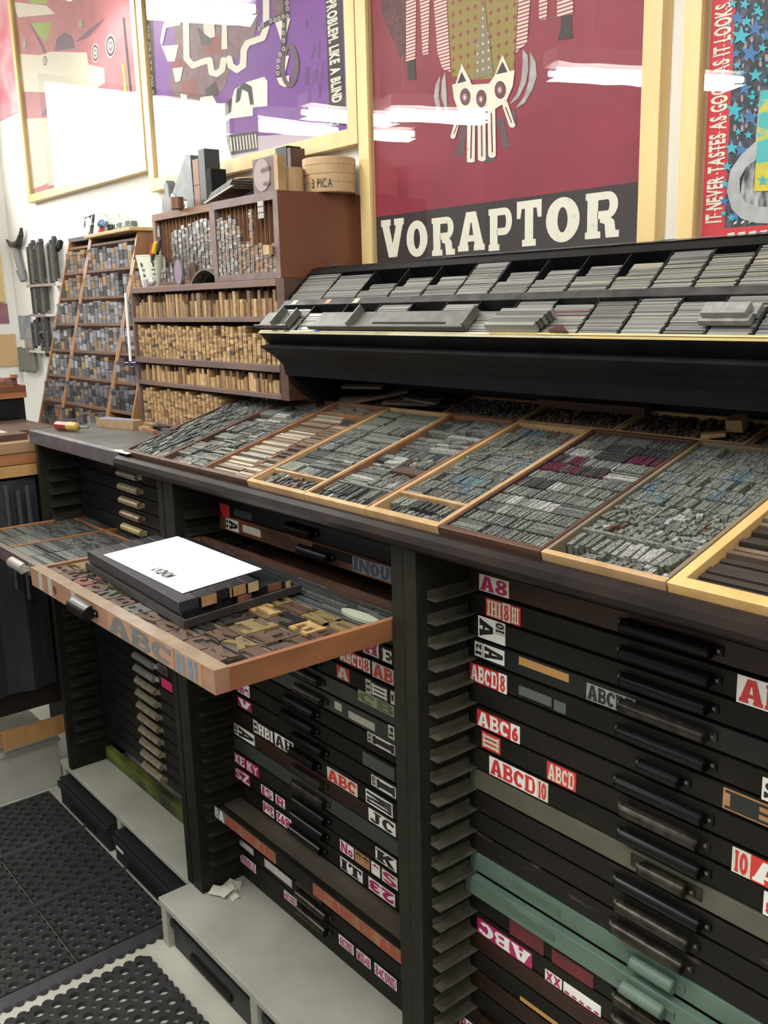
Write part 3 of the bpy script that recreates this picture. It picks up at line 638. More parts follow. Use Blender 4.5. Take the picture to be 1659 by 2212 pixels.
def case(x0,x1,label,mf,wall=.008,tl=.412,div=(),mdiv=None,front=None):
    t=thing('type_case',label,'type case',tuple(S((x0+x1)/2,tl/2,0)))
    g=.0012; x0+=g; x1-=g
    slope_box(MB(),x0,x1,.001,tl,.0005,.003).build('bottom',m_case_d,t)
    slope_box(MB(),x0,x1,.0,wall+.004,.003,.030).build('front_rail',front or mf,t,bevel=.001)
    slope_box(MB(),x0,x1,tl-wall,tl,.003,.030).build('rear_rail',mf,t,bevel=.001)
    slope_box(MB(),x0,x0+wall,wall+.004,tl-wall,.003,.030).build('side_rail',mf,t,bevel=.001)
    slope_box(MB(),x1-wall,x1,wall+.004,tl-wall,.003,.030).build('side_rail',mf,t,bevel=.001)
    for q in div:
        slope_box(MB(),q[0],q[1],q[2],q[3],.003,q[4] if len(q)>4 else .026).build('divider',mdiv or mf,t)
    return t
b=[-2.302,-2.099,-1.896,-1.692,-1.481,-1.290,-1.099,-.880,-.669,-.24]
F=S
# 1: heap of pied type
L1='small grey metal type heaped in the walnut case nearest the flat worktop'
case(b[0],b[1],'walnut type case heaped with loose type, nearest the flat steel worktop',m_case_d,.007)
for a in range(3):
    lay(F,b[0]+.008,b[1]-.008,.012+a*.132,.012+(a+1)*.131,'t',.0075,G1,L1,'type in the heaped walnut case',h=.023,hv=.004,L=.020,skew=.25)
# 2: three columns of blocks
case(b[1],b[2],'walnut type case with three columns of dark type blocks, second on the slope',m_case_d,.006)
L2='worn metal type line in the three-column walnut case'
w=(b[2]-b[1]-.016)/3
for c in range(3):
    for r in range(11):
        x=b[1]+.008+c*w; t=.014+r*.0352
        hb=rng.choice([.014,.02,.022,.024]); lay(F,x+.001,x+w-.001,t+.001,t+.032,'x' if rng.random()<.75 else 't',.0053,G1,L2,'type in the three-column walnut case',h=hb,hv=.0012,L=.032 if rng.random()<.4 else None)
# 3: long pale rules
case(b[2],b[3],'walnut case of long pale wooden rules beside a narrow column',m_case_m,.008,div=[(b[2]+.122,b[2]+.126,.030,.345,.02),(b[2]+.009,b[3]-.009,.345,.350,.028)],front=m_case_d)
lay(F,b[2]+.011,b[2]+.120,.014,.343,'x',.0125,[(T_WOODL,6),(T_WOODB,2),(T_LIGHT,1.0)],'long pale rule lying across the walnut case of wooden rules','long pale rules',h=.019,hv=.003,gap=.30,kind='wooden_rule')
lay(F,b[2]+.129,b[3]-.011,.014,.343,'x',.0105,[(T_WOODL,2),(T_WOODB,4),(T_BROWN,2),(T_DARK,1)],'short brownish rule in the narrow column beside the long pale rules','short rules',h=.018,hv=.004,gap=.25,kind='wooden_rule')
lay(F,b[2]+.011,b[3]-.011,.353,.402,'x',.0065,[(T_WOODB,2),(T_GREEN,3),(T_WOODD,2)],L2.replace('three-column walnut case','top pocket above the pale rules'),'type above the pale rules',h=.017,hv=.004,L=.05,skew=.12)
# 4: light maple, loose sorts in front
case(b[3],b[4],'maple type case with loose sorts in its front pocket',m_case_l,.007,div=[(b[3]+.008,b[4]-.008,.066,.072,.027),(b[3]+.072,b[3]+.0745,.072,.40,.020)],mdiv=m_case_l)
L4='flat grey type line in the maple case with the loose front pocket'; g4='type in the loose-pocket maple case'
lay(F,b[3]+.010,b[4]-.010,.014,.064,'t',.008,[(T_DARK,4),(T_GREY,2),(T_LIGHT,.7),(T_BROWN,1)],'loose metal sort tumbled in the front pocket of a maple case','loose sorts',h=.015,hv=.006,L=.016,skew=.5,kind='type_line')
for r in range(9):
    t=.075+r*.0362
    for (xa,xb) in ((b[3]+.010,b[3]+.071),(b[3]+.076,b[4]-.010)):
        lay(F,xa,xb,t,t+.0335,rng.choice('xxt'),rng.choice([.0045,.006,.010]),[(T_GREY,5),(T_GREEN,4),(T_DARK,1.5),(T_LIGHT,.15)],L4,g4,h=rng.choice([.019,.022,.023]),hv=.001,L=None if rng.random()<.6 else .03)
# 5
case(b[4],b[5],'maple-fronted case of mixed type with a slanted strip in front',m_case_m,.007,div=[(b[4]+.008,b[5]-.008,.078,.083,.024),(b[4]+.085,b[4]+.0875,.083,.40,.023)],mdiv=T_GREEN,front=m_case_l)
L5='mixed grey type line in the maple-fronted case with a slanted strip'; g5='type in the slanted-strip case'
lay(F,b[4]+.010,b[5]-.010,.040,.077,'t',.0075,G1,L5,g5,h=.018,hv=.004,gap=.3,skew=.06)
lay(F,b[4]+.010,b[5]-.010,.014,.036,'t',.0065,[(T_GREY,3),(T_LIGHT,.6),(T_DARK,2)],L5,g5,h=.018,hv=.004,L=.016,skew=.1)
for r in range(10):
    t=.086+r*.0318
    for (xa,xb) in ((b[4]+.010,b[4]+.084),(b[4]+.089,b[5]-.010)):
        ms=[(T_GREY,5),(T_GREEN,3),(T_DARK,2)]+([(T_LIGHT,2),(T_BROWN,2)] if r<4 else [(T_LIGHT,.2)])
        lay(F,xa,xb,t,t+.0295,'x' if rng.random()<.7 else 't',rng.choice([.005,.0075,.010]),ms,L5,g5,h=rng.choice([.016,.019,.022]),hv=.002,L=rng.choice([None,.03,.02]),skew=.03)
# 6
case(b[5],b[6],'thick-rimmed pale maple case of bluish type with a front pocket',m_case_l,.010,div=[(b[5]+.012,b[6]-.012,.076,.084,.029),(b[5]+.058,b[5]+.062,.084,.40,.012)],mdiv=m_case_l)
L6='bluish grey type line in the thick-rimmed pale maple case'; g6='type in the thick-rimmed maple case'
lay(F,b[5]+.013,b[6]-.013,.046,.074,'t',.0085,G1,L6,g6,h=.020,hv=.003,gap=.25,skew=.1)
lay(F,b[5]+.040,b[6]-.013,.016,.040,'t',.0055,G1,L6,g6,h=.018,hv=.003,gap=.2,skew=.1)
for r in range(10):
    t=.087+r*.0312
    for (xa,xb) in ((b[5]+.013,b[5]+.057),(b[5]+.064,b[6]-.013)):
        ms=[(T_GREY,4),(T_GREEN,3),(T_BLUE,5 if 0<r<6 and xb>b[5]+.1 else .5),(T_BROWN,1)]
        lay(F,xa,xb,t,t+.029,'t' if rng.random()<.6 else 'x',rng.choice([.004,.0055,.008]),ms,L6,g6,h=rng.choice([.020,.022]),hv=.0012,L=rng.choice([None,.014,.025]),skew=.02)
# 7: dark gridded case
case(b[6],b[7],'dark walnut case gridded into three columns of striped type',m_case_d,.007,div=[],front=m_case_d)
L7='slim type line standing in the gridded dark walnut case'; g7='type in the gridded walnut case'
w=(b[7]-b[6]-.018)/3
for c in range(3):
    for r in range(12):
        x=b[6]+.009+c*w; t=.015+r*.0325
        key=(c,r)
        if key in ((0,8),(0,5),(1,7),(2,9),(0,7)): ms=[(T_WINE,6),(T_DARK,2),(T_GREY,1.5)]
        elif key in ((0,3),(1,5),(2,7),(0,9),(1,3)): ms=[(T_LIGHT,4),(T_GREEN,3)]
        elif key in ((1,9),(1,10),(2,10)): ms=[(T_DARK,5),(T_GREY,2)]
        else: ms=[(T_GREEN,5),(T_GREY,5),(T_LIGHT,.25)]
        lay(F,x+.0015,x+w-.0015,t+.0012,t+.0300,'t' if rng.random()<.85 else 'x',.0042,ms,L7,g7,h=.023,hv=.0010,gap=.2)
# 8
case(b[7],b[8],'maple-fronted case with grey metal dividers and a pocket of bright sorts',mat('greyed_wood',(.13,.115,.085),.5,rgb2=(.19,.13,.075),scale=24,stretch=(1,.2,1)),.007,
     div=[(b[7]+.009,b[8]-.009,.084,.090,.027),(b[7]+.082,b[7]+.087,.090,.40,.025)],mdiv=T_GREEN,front=m_case_l)
L8='greenish grey type line in the case with grey metal dividers'; g8='type in the metal-divided case'
lay(F,b[7]+.010,b[8]-.010,.044,.083,'t',.011,[(T_GREEN,4),(T_LIGHT,1.0),(T_GREY,3)],L8,g8,h=.019,hv=.004,gap=.25,skew=.06)
lay(F,b[7]+.050,b[8]-.010,.016,.040,'t',.009,[(T_GREY,4),(T_LIGHT,.6),(T_BROWN,.5)],L8,g8,h=.018,hv=.004,L=.018,skew=.2)
for r in range(9):
    t=.093+r*.0345
    for ci,(xa,xb) in enumerate(((b[7]+.010,b[7]+.081),(b[7]+.088,b[8]-.010))):
        if r<3: lay(F,xa,xb,t,t+.032,'t',.0075,[(T_GREEN,4),(T_LIGHT,.8),(T_GREY,3),(T_BROWN,.4)],L8,g8,h=.021,hv=.003,L=.013,skew=.3)
        else: lay(F,xa,xb,t,t+.032,'t',rng.choice([.005,.0075,.011]),[(T_GREEN,6),(T_GREY,3),(T_BLUE,1.5)],L8,g8,h=.022,hv=.0012,L=rng.choice([None,.016]),skew=.02)
# 9: long dark rules
case(b[8],b[9],'broad pale maple case holding long brown-black wooden rules',mat('bright_maple',(.58,.37,.15),.5,rgb2=(.50,.30,.11),scale=25,stretch=(1,.15,1)),.016)
lay(F,b[8]+.019,b[9]-.019,.024,.394,'x',.0155,[(T_WOODD,4),(T_WOODB,6),(T_WOODL,.5)],'long brown-black wooden rule in the broad pale maple case','rules in the broad maple case',h=.018,hv=.005,gap=.35,kind='wooden_rule')

# ---- second row: low trays at the back of the slope, loose rules and scraps
def back_tray(x0,x1,label,ms,lab,grp,mf):
    t=thing('type_case',label,'type case',tuple(S((x0+x1)/2,.47,0)))
    slope_box(MB(),x0,x1,.416,.520,.0005,.003).build('bottom',m_case_d,t)
    for (a,b_,c,d) in ((x0,x1,.416,.422),(x0,x1,.514,.520),(x0,x0+.006,.422,.514),(x1-.006,x1,.422,.514)):
        slope_box(MB(),a,b_,c,d,.003,.028).build('rail',mf,t)
    for r in range(3): lay(F,x0+.008,x1-.008,.424+r*.030,.453+r*.030,'t',.0058,ms,lab,grp,h=.020,hv=.003,L=.012,skew=.15)
T_BROWN_LIT=tmat('type_metal_brown_lit',(.075,.042,.028),(.26,.16,.11))  # brown type with its colour brightened to offset the rack's shade
RB=[(T_BROWN_LIT,6),(T_BROWN,2),(T_DARK,4),(T_GREY,2),(T_WINE,.5)]
back_tray(-1.52,-1.30,'low tray of dark small type behind the thick-rimmed maple case',G1,'small dark sort in the low tray at the back, under the black rack','sorts in the first back tray',m_case_m)
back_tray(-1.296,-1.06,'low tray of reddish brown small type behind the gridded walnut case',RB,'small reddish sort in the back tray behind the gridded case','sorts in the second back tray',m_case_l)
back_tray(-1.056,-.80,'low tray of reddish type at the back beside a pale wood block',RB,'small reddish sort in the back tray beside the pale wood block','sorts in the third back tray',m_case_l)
back_tray(-.796,-.45,'low tray of blue-black type at the back, past the pale wood block',G1,'small blue-black sort in the back tray past the pale wood block','sorts in the fourth back tray',m_case_m)
def slab(name,label,cat,x0,x1,t0,t1,h0,h1,m,rot=0,group=None,bev=.001):
    mb=MB(); c=S((x0+x1)/2,(t0+t1)/2,(h0+h1)/2); cr,sr=math.cos(rot),math.sin(rot); u=np.array([1,0,0.])
    mb.obox(c,(u*cr+ST*sr)*(x1-x0)/2,(-u*sr+ST*cr)*(t1-t0)/2,SN*(h1-h0)/2)
    return tag(mb.build(name,m,None,bevel=bev),label,cat,group)
slab('wooden_bar','dark wooden bar laid over the reddish back trays','wood bar',-1.30,-1.04,.488,.508,.0285,.045,m_case_d)
slab('wooden_block','pale cut wood block standing among the reddish type at the back','wood block',-.858,-.830,.455,.485,.0285,.050,m_case_l,.2)
slab('wooden_strip','pale wooden strip beside the cut block at the back of the slope','wood strip',-.885,-.845,.425,.437,.0285,.036,m_case_l,.5)
slab('paper_scrap','curled white paper scrap on the back tray near the end of the long worktop','paper scrap',-.70,-.665,.43,.442,.0285,.031,m_white,.1)
slab('paper_scrap','white paper scrap on the loose rules behind the pale maple case','paper scrap',-1.60,-1.575,.425,.431,.012,.014,m_white,-.6)
k=0
T_RULEP=mat('rule_wood_pale',(.26,.22,.16),.55,rgb2=(.19,.16,.115),scale=60,stretch=(.15,1,1),rnd=.2)
for (x,t,l,r,m) in [(-1.86,.440,.17,.08,T_RULEP),(-1.85,.455,.16,-.05,T_WOODB),(-1.865,.47,.15,.2,T_RULEP),(-1.84,.45,.15,.55,T_RULEP),(-1.80,.445,.14,.62,T_WOODB),(-1.76,.45,.13,.70,T_WOODB),(-1.87,.48,.14,.12,T_RULEP),(-1.74,.435,.12,-.2,T_WOODB),(-1.86,.465,.15,.3,T_RULEP),(-1.72,.455,.14,.1,T_BROWN),(-1.66,.48,.16,-.15,T_BROWN),(-1.66,.44,.15,.1,T_WOODB),(-1.62,.455,.12,.3,T_DARK),(-1.60,.435,.12,-.1,T_GREY),(-1.595,.46,.11,-.3,T_BROWN),(-1.58,.49,.10,.2,T_BROWN),(-1.70,.50,.16,.25,T_WOODD),(-1.64,.505,.18,-.05,T_DARK)]:
    slab('wooden_rule','loose rule lying in the jumble under the black rack','rule',x-l/2,x+l/2,t-.008,t+.008,.001+.0066*(k%7),.0072+.0066*(k%7),m,r,'loose rules under the rack',0); k+=1

# ================================================================ THE BLACK LEAD RACK
rx0,rx1=-1.965,-.20
RO=np.array([0,.2231,1.5934]); RT=np.array([0,.7465,.6654]); RN=np.array([0,-.6654,.7465])
def R(x,v,h=0): return np.array([x,RO[1],RO[2]])+RT*v+RN*h
rk=thing('lead_rack','long black slanted rack of metal strips standing above the type cases','rack',((rx0+rx1)/2,.42,1.43))
DEP=.040
pf=R(rx0,.002,-DEP); pb=R(rx0,.216,-DEP)
prof=[(rx0,.2231,1.5934),(rx0,.2235,1.587),(rx0,.248,1.563),(rx0,.2245,1.560),(rx0,.2245,1.556),(rx0,.262,1.532),(rx0,.285,1.512),(rx0,.292,1.485),(rx0,.40,1.470),(rx0,.526,1.470),(rx0,.526,1.735),(rx0,.40,1.742),tuple(R(rx0,.218,-.0005)),tuple(R(rx0,.214,-.0005)),tuple(pb),tuple(pf),tuple(R(rx0,.004,0))]
MB().prism(prof,(rx1-rx0,0,0)).build('body',mat('rack_black',(.0045,.005,.0055),.5,rgb2=(.008,.0085,.009),scale=20,spec=.12),rk)
for x in (rx0+.0,rx1-.02): MB().prism([(x,.405,1.396),(x,.335,1.440),(x,.300,1.4695),(x,.525,1.4695),(x,.525,1.432)],(.02,0,0)).build('bracket',m_blk2,rk)
X(rx0+.02,rx1-.02,.515,.525,1.43,1.4695).build('back_panel',m_blk2,rk)
def rbox(mb,x0,x1,v0,v1,h0,h1,mi=0): return mb.obox(R((x0+x1)/2,(v0+v1)/2,(h0+h1)/2),((x1-x0)/2,0,0),RT*(v1-v0)/2,RN*(h1-h0)/2,mi)
m_rail=mat('worn_rack_rail',(.055,.055,.052),.4,.3,rgb2=(.02,.02,.02),scale=30)
rbox(MB(),rx0,rx1,.0885,.107,-DEP+.001,.001).build('middle_rail',m_rail,rk)
rbox(MB(),rx0,rx1,.198,.214,-DEP+.001,.0005).build('top_rail',m_blk,rk)
rbox(MB(),rx0,rx0+.005,.004,.198,-DEP+.001,.0008).build('end_plate',m_blk,rk)
U=[-1.96,-1.825,-1.698,-1.584,-1.479,-1.377,-1.286,-1.19,-1.099,-1.010,-.928,-.850,-.776,-.702,-.632,-.566,-.50,-.44]
for x in U[1:]:
    rbox(MB(),x-.0015,x+.0015,.107,.198,-DEP+.001,-.001).build('divider',m_blk,rk)
    rbox(MB(),x-.0015,x+.0015,.005,.0885,-DEP+.001,-.001).build('divider',m_blk,rk)
# tapes and tabs stuck on the rails
rbox(MB(),rx0,-1.09,.0,.004,.0004,.0012).build('label_tape',m_tape_c,rk)
rbox(MB(),-1.20,rx1,-.0,.0042,.0013,.002).build('label_tape',mat('yellowed_tape',(.50,.40,.17),.5,rgb2=(.42,.32,.13),scale=10,stretch=(1,1,1)),rk)
MB().box(rx0,-1.0,.2195,.2228,1.5895,1.5935).build('label_tape',m_tape_c,rk)
MB().box(-1.0,rx1,.2195,.2226,1.5895,1.5935).build('label_tape',MATS['yellowed_tape'],rk)
X(-1.5,rx1,.3885,.3995,1.7425,1.7432).build('label_tape',mat('grey_tape',(.26,.25,.20),.6,rgb2=(.16,.16,.13),scale=14),rk)
for i,x in enumerate((-1.90,-1.56,-1.36,-1.265,-.965,-.90,-.795,-.72)):
    c=X(x,x+.024,.388,.400,1.7434,1.744).build('number_tab',m_tape_b,rk)
    text(MB(),str(4+i),(x+.008,.3905,1.7442),(1,0,0),(0,1,0),.008,.007,.01).build('numeral',m_white,c)
for x in (-1.91,-1.86,-1.74): rbox(MB(),x,x+.022,-.0,.0042,.0013,.0018).build('number_tab',m_steel if x!=-1.74 else m_tape_b,rk)
for x,m in ((-1.925,m_tape_c),(-1.79,m_tanp),(-1.685,m_tape_c)): rbox(MB(),x,x+.018,.090,.104,.0012,.0018).build('number_tab',m,rk)

ST1=mat('lead_strip_grey',(.165,.165,.152),.45,.35,rgb2=(.22,.22,.205),scale=50,stretch=(.1,1,1),rnd=.22)
ST2=mat('lead_strip_dark',(.10,.10,.095),.5,.3,rgb2=(.14,.14,.13),scale=50,stretch=(.1,1,1),rnd=.3)
ST3=mat('lead_strip_bright',(.24,.24,.225),.32,.6,rgb2=(.32,.32,.30),scale=50,stretch=(.1,1,1),rnd=.3)
ST4=mat('lead_strip_tan',(.17,.165,.125),.5,.3,rgb2=(.23,.22,.17),scale=50,stretch=(.1,1,1),rnd=.25)
ST5=mat('lead_strip_red',(.13,.05,.05),.5,.2,rgb2=(.17,.09,.085),scale=50,stretch=(.1,1,1),rnd=.25)
UP=[.196,.188,.150,.165,.165,.196,.165,.165,.172,.170,.195,.181,.195,.18,.19,.19,.19]
LO=[.074,.062,.062,.084,.062,.080,.061,.085,.076,.080,.084,.074,.086,.08,.08,.08,.08]
NUM=['first','second','third','fourth','fifth','sixth','seventh','eighth','ninth','tenth','eleventh','twelfth','thirteenth','fourteenth','fifteenth','sixteenth','seventeenth']
for row,(v0,tops) in enumerate(((.1085,UP),(.006,LO))):
    for i in range(17):
        xa,xb=U[i]+.003,U[i+1]-.003; v=v0; top=tops[i]
        lab='thin metal strip in the %s cell of the black rack\'s %s row'%(NUM[i],'upper' if row==0 else 'lower')
        tan=row==0 and i>=9
        step_at=v0+(top-v0)*.55 if (row==0 and i in (2,3,4,6,7,8,9)) else None
        m=ST1
        while v<top:
            th=rng.choice([.0022,.0022,.003,.0042])
            if rng.random()<.5: m=rng.choices([ST1,ST2,ST3,ST4],[5,3,1,6 if tan else .7])[0]
            if row==1 and i==8 and .045<v<.066: m=rng.choice([ST5,ST5,ST1])
            a=xa; e=xb-.004*rng.random()
            if step_at and v>step_at: a=xa+(xb-xa)*.22
            hh=.037+rng.uniform(-.0015,.0012)
            item('lead_strip',lab,'strips, %s row, %s cell'%('upper' if row==0 else 'lower',NUM[i]),m,R((a+e)/2,v+th/2,-DEP+.0008),np.array([e-a,0,0]),RT*(th*.93),RN*hh)
            v+=th
# composing sticks and bundles lying on the rack
m_stick=mat('stick_grey',(.13,.13,.115),.45,.3,rgb2=(.085,.085,.078),scale=40)
def stick(label,xa,xb,v0,knee):
    t=thing('composing_stick',label,'composing stick',tuple(R((xa+xb)/2,v0,.002)))
    rbox(MB(),xa,xb,v0,v0+.052,.0025,.0045).build('bed',m_stick,t)
    rbox(MB(),xa,xb,v0-.002,v0+.0015,.0046,.014).build('side_wall',mat('stick_dark_edge',(.030,.024,.020),.45,.2),t)
    rbox(MB(),xb-.005,xb,v0+.0016,v0+.050,.0046,.020).build('head',m_stick,t)
    k=rbox(MB(),knee,knee+.005,v0+.0016,v0+.056,.0046,.022).build('knee',m_stick,t)
    rbox(MB(),knee+.0056,knee+.04,v0+.0016,v0+.006,.0046,.010).build('clamp',m_chrome,t)
    return t
stick('short grey composing stick at the end of the black rack nearest the reglet cabinet',-1.985,-1.845,.008,-1.91)
s2=stick('long grey composing stick lying along the black rack, its slot full of notches',-1.760,-1.262,.006,-1.615)
rbox(MB(),-1.55,-1.33,.022,.0265,.0047,.0057).build('slot',m_blk2,s2)
k=0
for j in range(5):
    x=-1.205; t=.006+j*.006
    slab_=rbox(MB(),-1.205+.004*j,-1.088+.004*j,.004+j*.0085,.0118+j*.0085,.0022,.020)
    tag(slab_.build('slug_bar',ST3 if j%2==0 else ST2),'grey metal slug bar in the small bundle leaning on the black rack','slug','bundle of slug bars')
mb=MB(); pts=[R(-1.062,.004,.002),R(-1.02,.003,.002),R(-1.030,.010,.002),R(-1.040,.018,.002),R(-1.050,.016,.002)]
tag(mb.prism(pts,tuple(RN*.006)).build('ornament_cut',mat('dark_red_wood',(.05,.012,.010),.3)),'dark red curved ornament resting on the front lip of the black rack','ornament')
for j,(xa,xb,v,h) in enumerate([(-.79,-.71,.022,.002),(-.785,-.715,.028,.012),(-.78,-.705,.036,.002)]):
    tag(rbox(MB(),xa,xb,v,v+.022,h,h+.0095).build('pale_slug',mat('whitish_metal',(.25,.25,.235),.5,.2,rgb2=(.17,.17,.16),scale=70)),'whitish metal slug in the small pile near the black rack\'s far end','slug','pile of whitish slugs')
# ================================================================ PULLED-OUT WOOD-TYPE DRAWER
m_front=mat('pinkish_front_board',(.30,.16,.10),.35,rgb2=(.24,.125,.08),scale=20,stretch=(.3,1,1))
m_side=mat('warm_drawer_side',(.25,.10,.042),.45,rgb2=(.18,.07,.03),scale=22,stretch=(1,.2,1))
m_taped=mat('taped_top_edge',(.25,.19,.13),.15,rgb2=(.19,.14,.10),scale=25)
dx0,dx1,dy0,dy1,dz0,dz1=-2.033,-1.2245,-.352,.068,1.0685,1.1085
mb=MB().box(dx0,dx1,dy0,dy0+.026,dz0,dz1).box(dx1-.012,dx1,dy0+.026,dy1,dz0,dz1-.001,1).box(dx0,dx0+.012,dy0+.026,dy1,dz0,dz1-.001,2).box(dx0+.012,dx1-.012,dy1-.012,dy1,dz0,dz1-.001,3).box(dx0+.012,dx1-.012,dy0+.026,dy1-.012,dz0+.002,dz0+.008,3)
m_strip=mat('pale_spacing_strip',(.46,.30,.12),.5)
for y in (-.226,-.149,-.047): mb.box(dx0+.014,dx1-.014,y-.002,y+.002,1.0766,1.0965,4)
t=mb.build('drawer',[m_front,m_side,m_case_m,m_case_d,m_strip],cabB); t['label']='wide drawer pulled far out, full of wooden letters, its front edge taped'
X(dx0,dx1,dy0-.0006,dy0+.027,dz1,dz1+.0008).build('taped_edge',m_taped,t)
for x in (-1.985,-1.93,-1.80,-1.33): X(x,x+.02,dy0-.0007,dy0,dz0+.002,dz1).build('tape_strip',m_clip,t)
pull(t,-1.725,1.090,dy0,.085,HB,r=.017)
MB().tube((-1.892,dy0,1.089),(-1.892,dy0-.0012,1.089),.009,n=16).build('screw_hole',m_case_d,t)
mb=X(-1.625,-1.36,dy0-.0008,dy0-.0001,dz0+.001,dz1-.001); text(mb,'ABC',(-1.62,dy0-.0013,dz0+.003),(1,0,0),(0,0,1),.255,.034,.06,True,mi=1)
c=mb.build('label_card',[mat('tan_print_card',(.33,.19,.12),.35),mat('grey_blue_ink',(.10,.11,.125),.4,rgb2=(.14,.145,.15),scale=50)],t); c['label']='tan card printed with big grey-blue ABC'
mb=X(-1.355,-1.265,dy0-.0009,dy0-.0001,dz0+.001,dz1-.001)
for k in range(4): mb.box(-1.35+.021*k,-1.35+.021*k+(.014 if k%2==0 else .009),dy0-.0014,dy0-.0009,dz0+.003,dz1-.002,1)
c=mb.build('label_card',[PAPER['t'],mat('faded_blue_ink',(.06,.13,.24),.4,rgb2=(.16,.2,.24),scale=40)],t); c['label']='tan card with blue upright bars'
# wooden letters
WB=[mat('type_body_grey',(.042,.036,.031),.55,rnd=.2),mat('type_body_brown',(.040,.027,.020),.55,rnd=.2),mat('type_body_ochre',(.075,.048,.023),.5,rnd=.2)]
WF=[mat('letter_face_brown',(.085,.052,.035),.35,rgb2=(.06,.035,.024),scale=50,stretch=(.2,1,1),rnd=.2),mat('letter_face_olive',(.17,.125,.050),.35,rgb2=(.12,.09,.038),scale=50,stretch=(.2,1,1),rnd=.2),
    mat('letter_face_grey',(.085,.085,.072),.35,rgb2=(.06,.06,.052),scale=50,rnd=.2),mat('letter_face_black',(.018,.017,.016),.3,rnd=.2),mat('letter_face_red',(.16,.040,.035),.4,rgb2=(.12,.03,.028),scale=50,rnd=.2),
    mat('letter_face_tan',(.34,.22,.09),.4,rgb2=(.27,.17,.07),scale=50,rnd=.1)]
FN=['brown','olive','grey','black','reddish','tan']
def wood_letter(ch,xc,yc,H,W,fi,bi,label,group,zb=1.077,flip=1):
    """block lying in the drawer: letter height H along x, width W along y; the face is mirror-reversed as on type"""
    top=1.1035
    t=thing('wood_type_letter',label,'wood type letter',(xc,yc,zb),group)
    X(xc-H/2,xc+H/2,yc-W/2,yc+W/2,zb,top-.0045).build('body',WB[bi],t)
    mb=MB()
    if ch in HEAVY:
        for k_,P in enumerate(HEAVY[ch]):
            pts=[(xc+flip*(p[1]-.5)*H*.95,yc+flip*(p[0]-.5)*W*.95) for p in P]
            ar=sum(pts[q][0]*pts[(q+1)%len(pts)][1]-pts[(q+1)%len(pts)][0]*pts[q][1] for q in range(len(pts)))
            if abs(ar)<1e-10: continue
            if ar<0: pts=pts[::-1]
            mb.prism([(x,y,top-.0044) for (x,y) in pts],(0,0,.0044-.00005*(k_%8)))
    else:
        v,f,w=glyph(ch,.03); n=len(v); hs=H*.94/(CAPH+.07); ws=W*.92/max(w,.01)
        P=[(xc+flip*((q[1]+.035)*hs-H*.47), yc+flip*(q[0]*ws-W*.46)) for q in v]
        for (x,y) in P: mb.v.append((x,y,top))
        for q in f: mb.f.append(tuple(q)); mb.m.append(0)
        cnt={}
        for q in f:
            for a,b_ in zip(q,q[1:]+q[:1]): cnt[(a,b_)]=1
        for (x,y) in P: mb.v.append((x,y,top-.0045))
        for (a,b_) in list(cnt):
            if (b_,a) not in cnt: mb.f.append((b_,a,n+a,n+b_)); mb.m.append(0)
    mb.build('letter_face',WF[fi],t)
rows=[(-.3000,.046,'HECOSBRAVNLK','front row nearest the taped edge',[0,0,4,0,2,0,2,0,0,0],(.060,.066)),
      (-.2500,.044,'IECOPDUSTAMX','second row, partly under the iron tray',[1,0,4,1,0,1,0,2,2,3,0],(.058,.064)),
      (-.1870,.072,'LANHEOCKETF','middle row behind the first pale strip',[0,0,1,1,0,2,1,0,3,1],(.060,.075)),
      (-.1220,.048,'SRVUCDHOTLEB','row ahead of the last pale strips',[0,1,0,3,0,4,0,4,5,3,5],(.058,.075)),
      (-.0730,.046,'BEPCSBRDKMU','rearmost row of wide curved letters',[1,1,0,2,1,1,1,1,0,1],(.062,.078))]
for (yc,W,chars,desc,cols,(ha,hb)) in rows:
    x=dx0+.016; i=0
    while x<dx1-.05:
        H=rng.uniform(ha,hb); ch=chars[i%len(chars)]; fi=cols[i%len(cols)]
        if x+H>dx1-.014: H=dx1-.014-x
        if H<.03: break
        lab='%s wooden letter %s, %s along the %s'%(FN[fi],ch,ORD[i].replace('topmost','first'),desc)
        wood_letter(ch,x+H/2,yc,H-.0012,W-.0012,fi,rng.choice([0,1,1,2]) if fi!=5 else 2,lab,None,flip=rng.choice([1,1,-1]))
        x+=H; i+=1
D=lambda x,t_,h=0: np.array([x,t_,1.077+h])
lay(D,dx0+.016,dx1-.016,-.042,.052,'x',.0072,[(T_DARK,5),(T_GREY,2),(T_BLUE,1.5)],'long dark metal bar packed at the back of the wood-type drawer','bars behind the wooden letters',hbase=0,h=.021,hv=.003,L=.13,gap=.25)
mb=MB().lathe((-1.285,-.022,1.101),[(.0,.0),(.020,.0),(.020,.006),(.0,.006)],20,sx=2.6,sy=.7)
tag(mb.build('oval_cut',mat('pale_green_cut',(.26,.29,.22),.5)),'pale green oval cut lying on the dark bars at the drawer\'s back corner','printing cut')
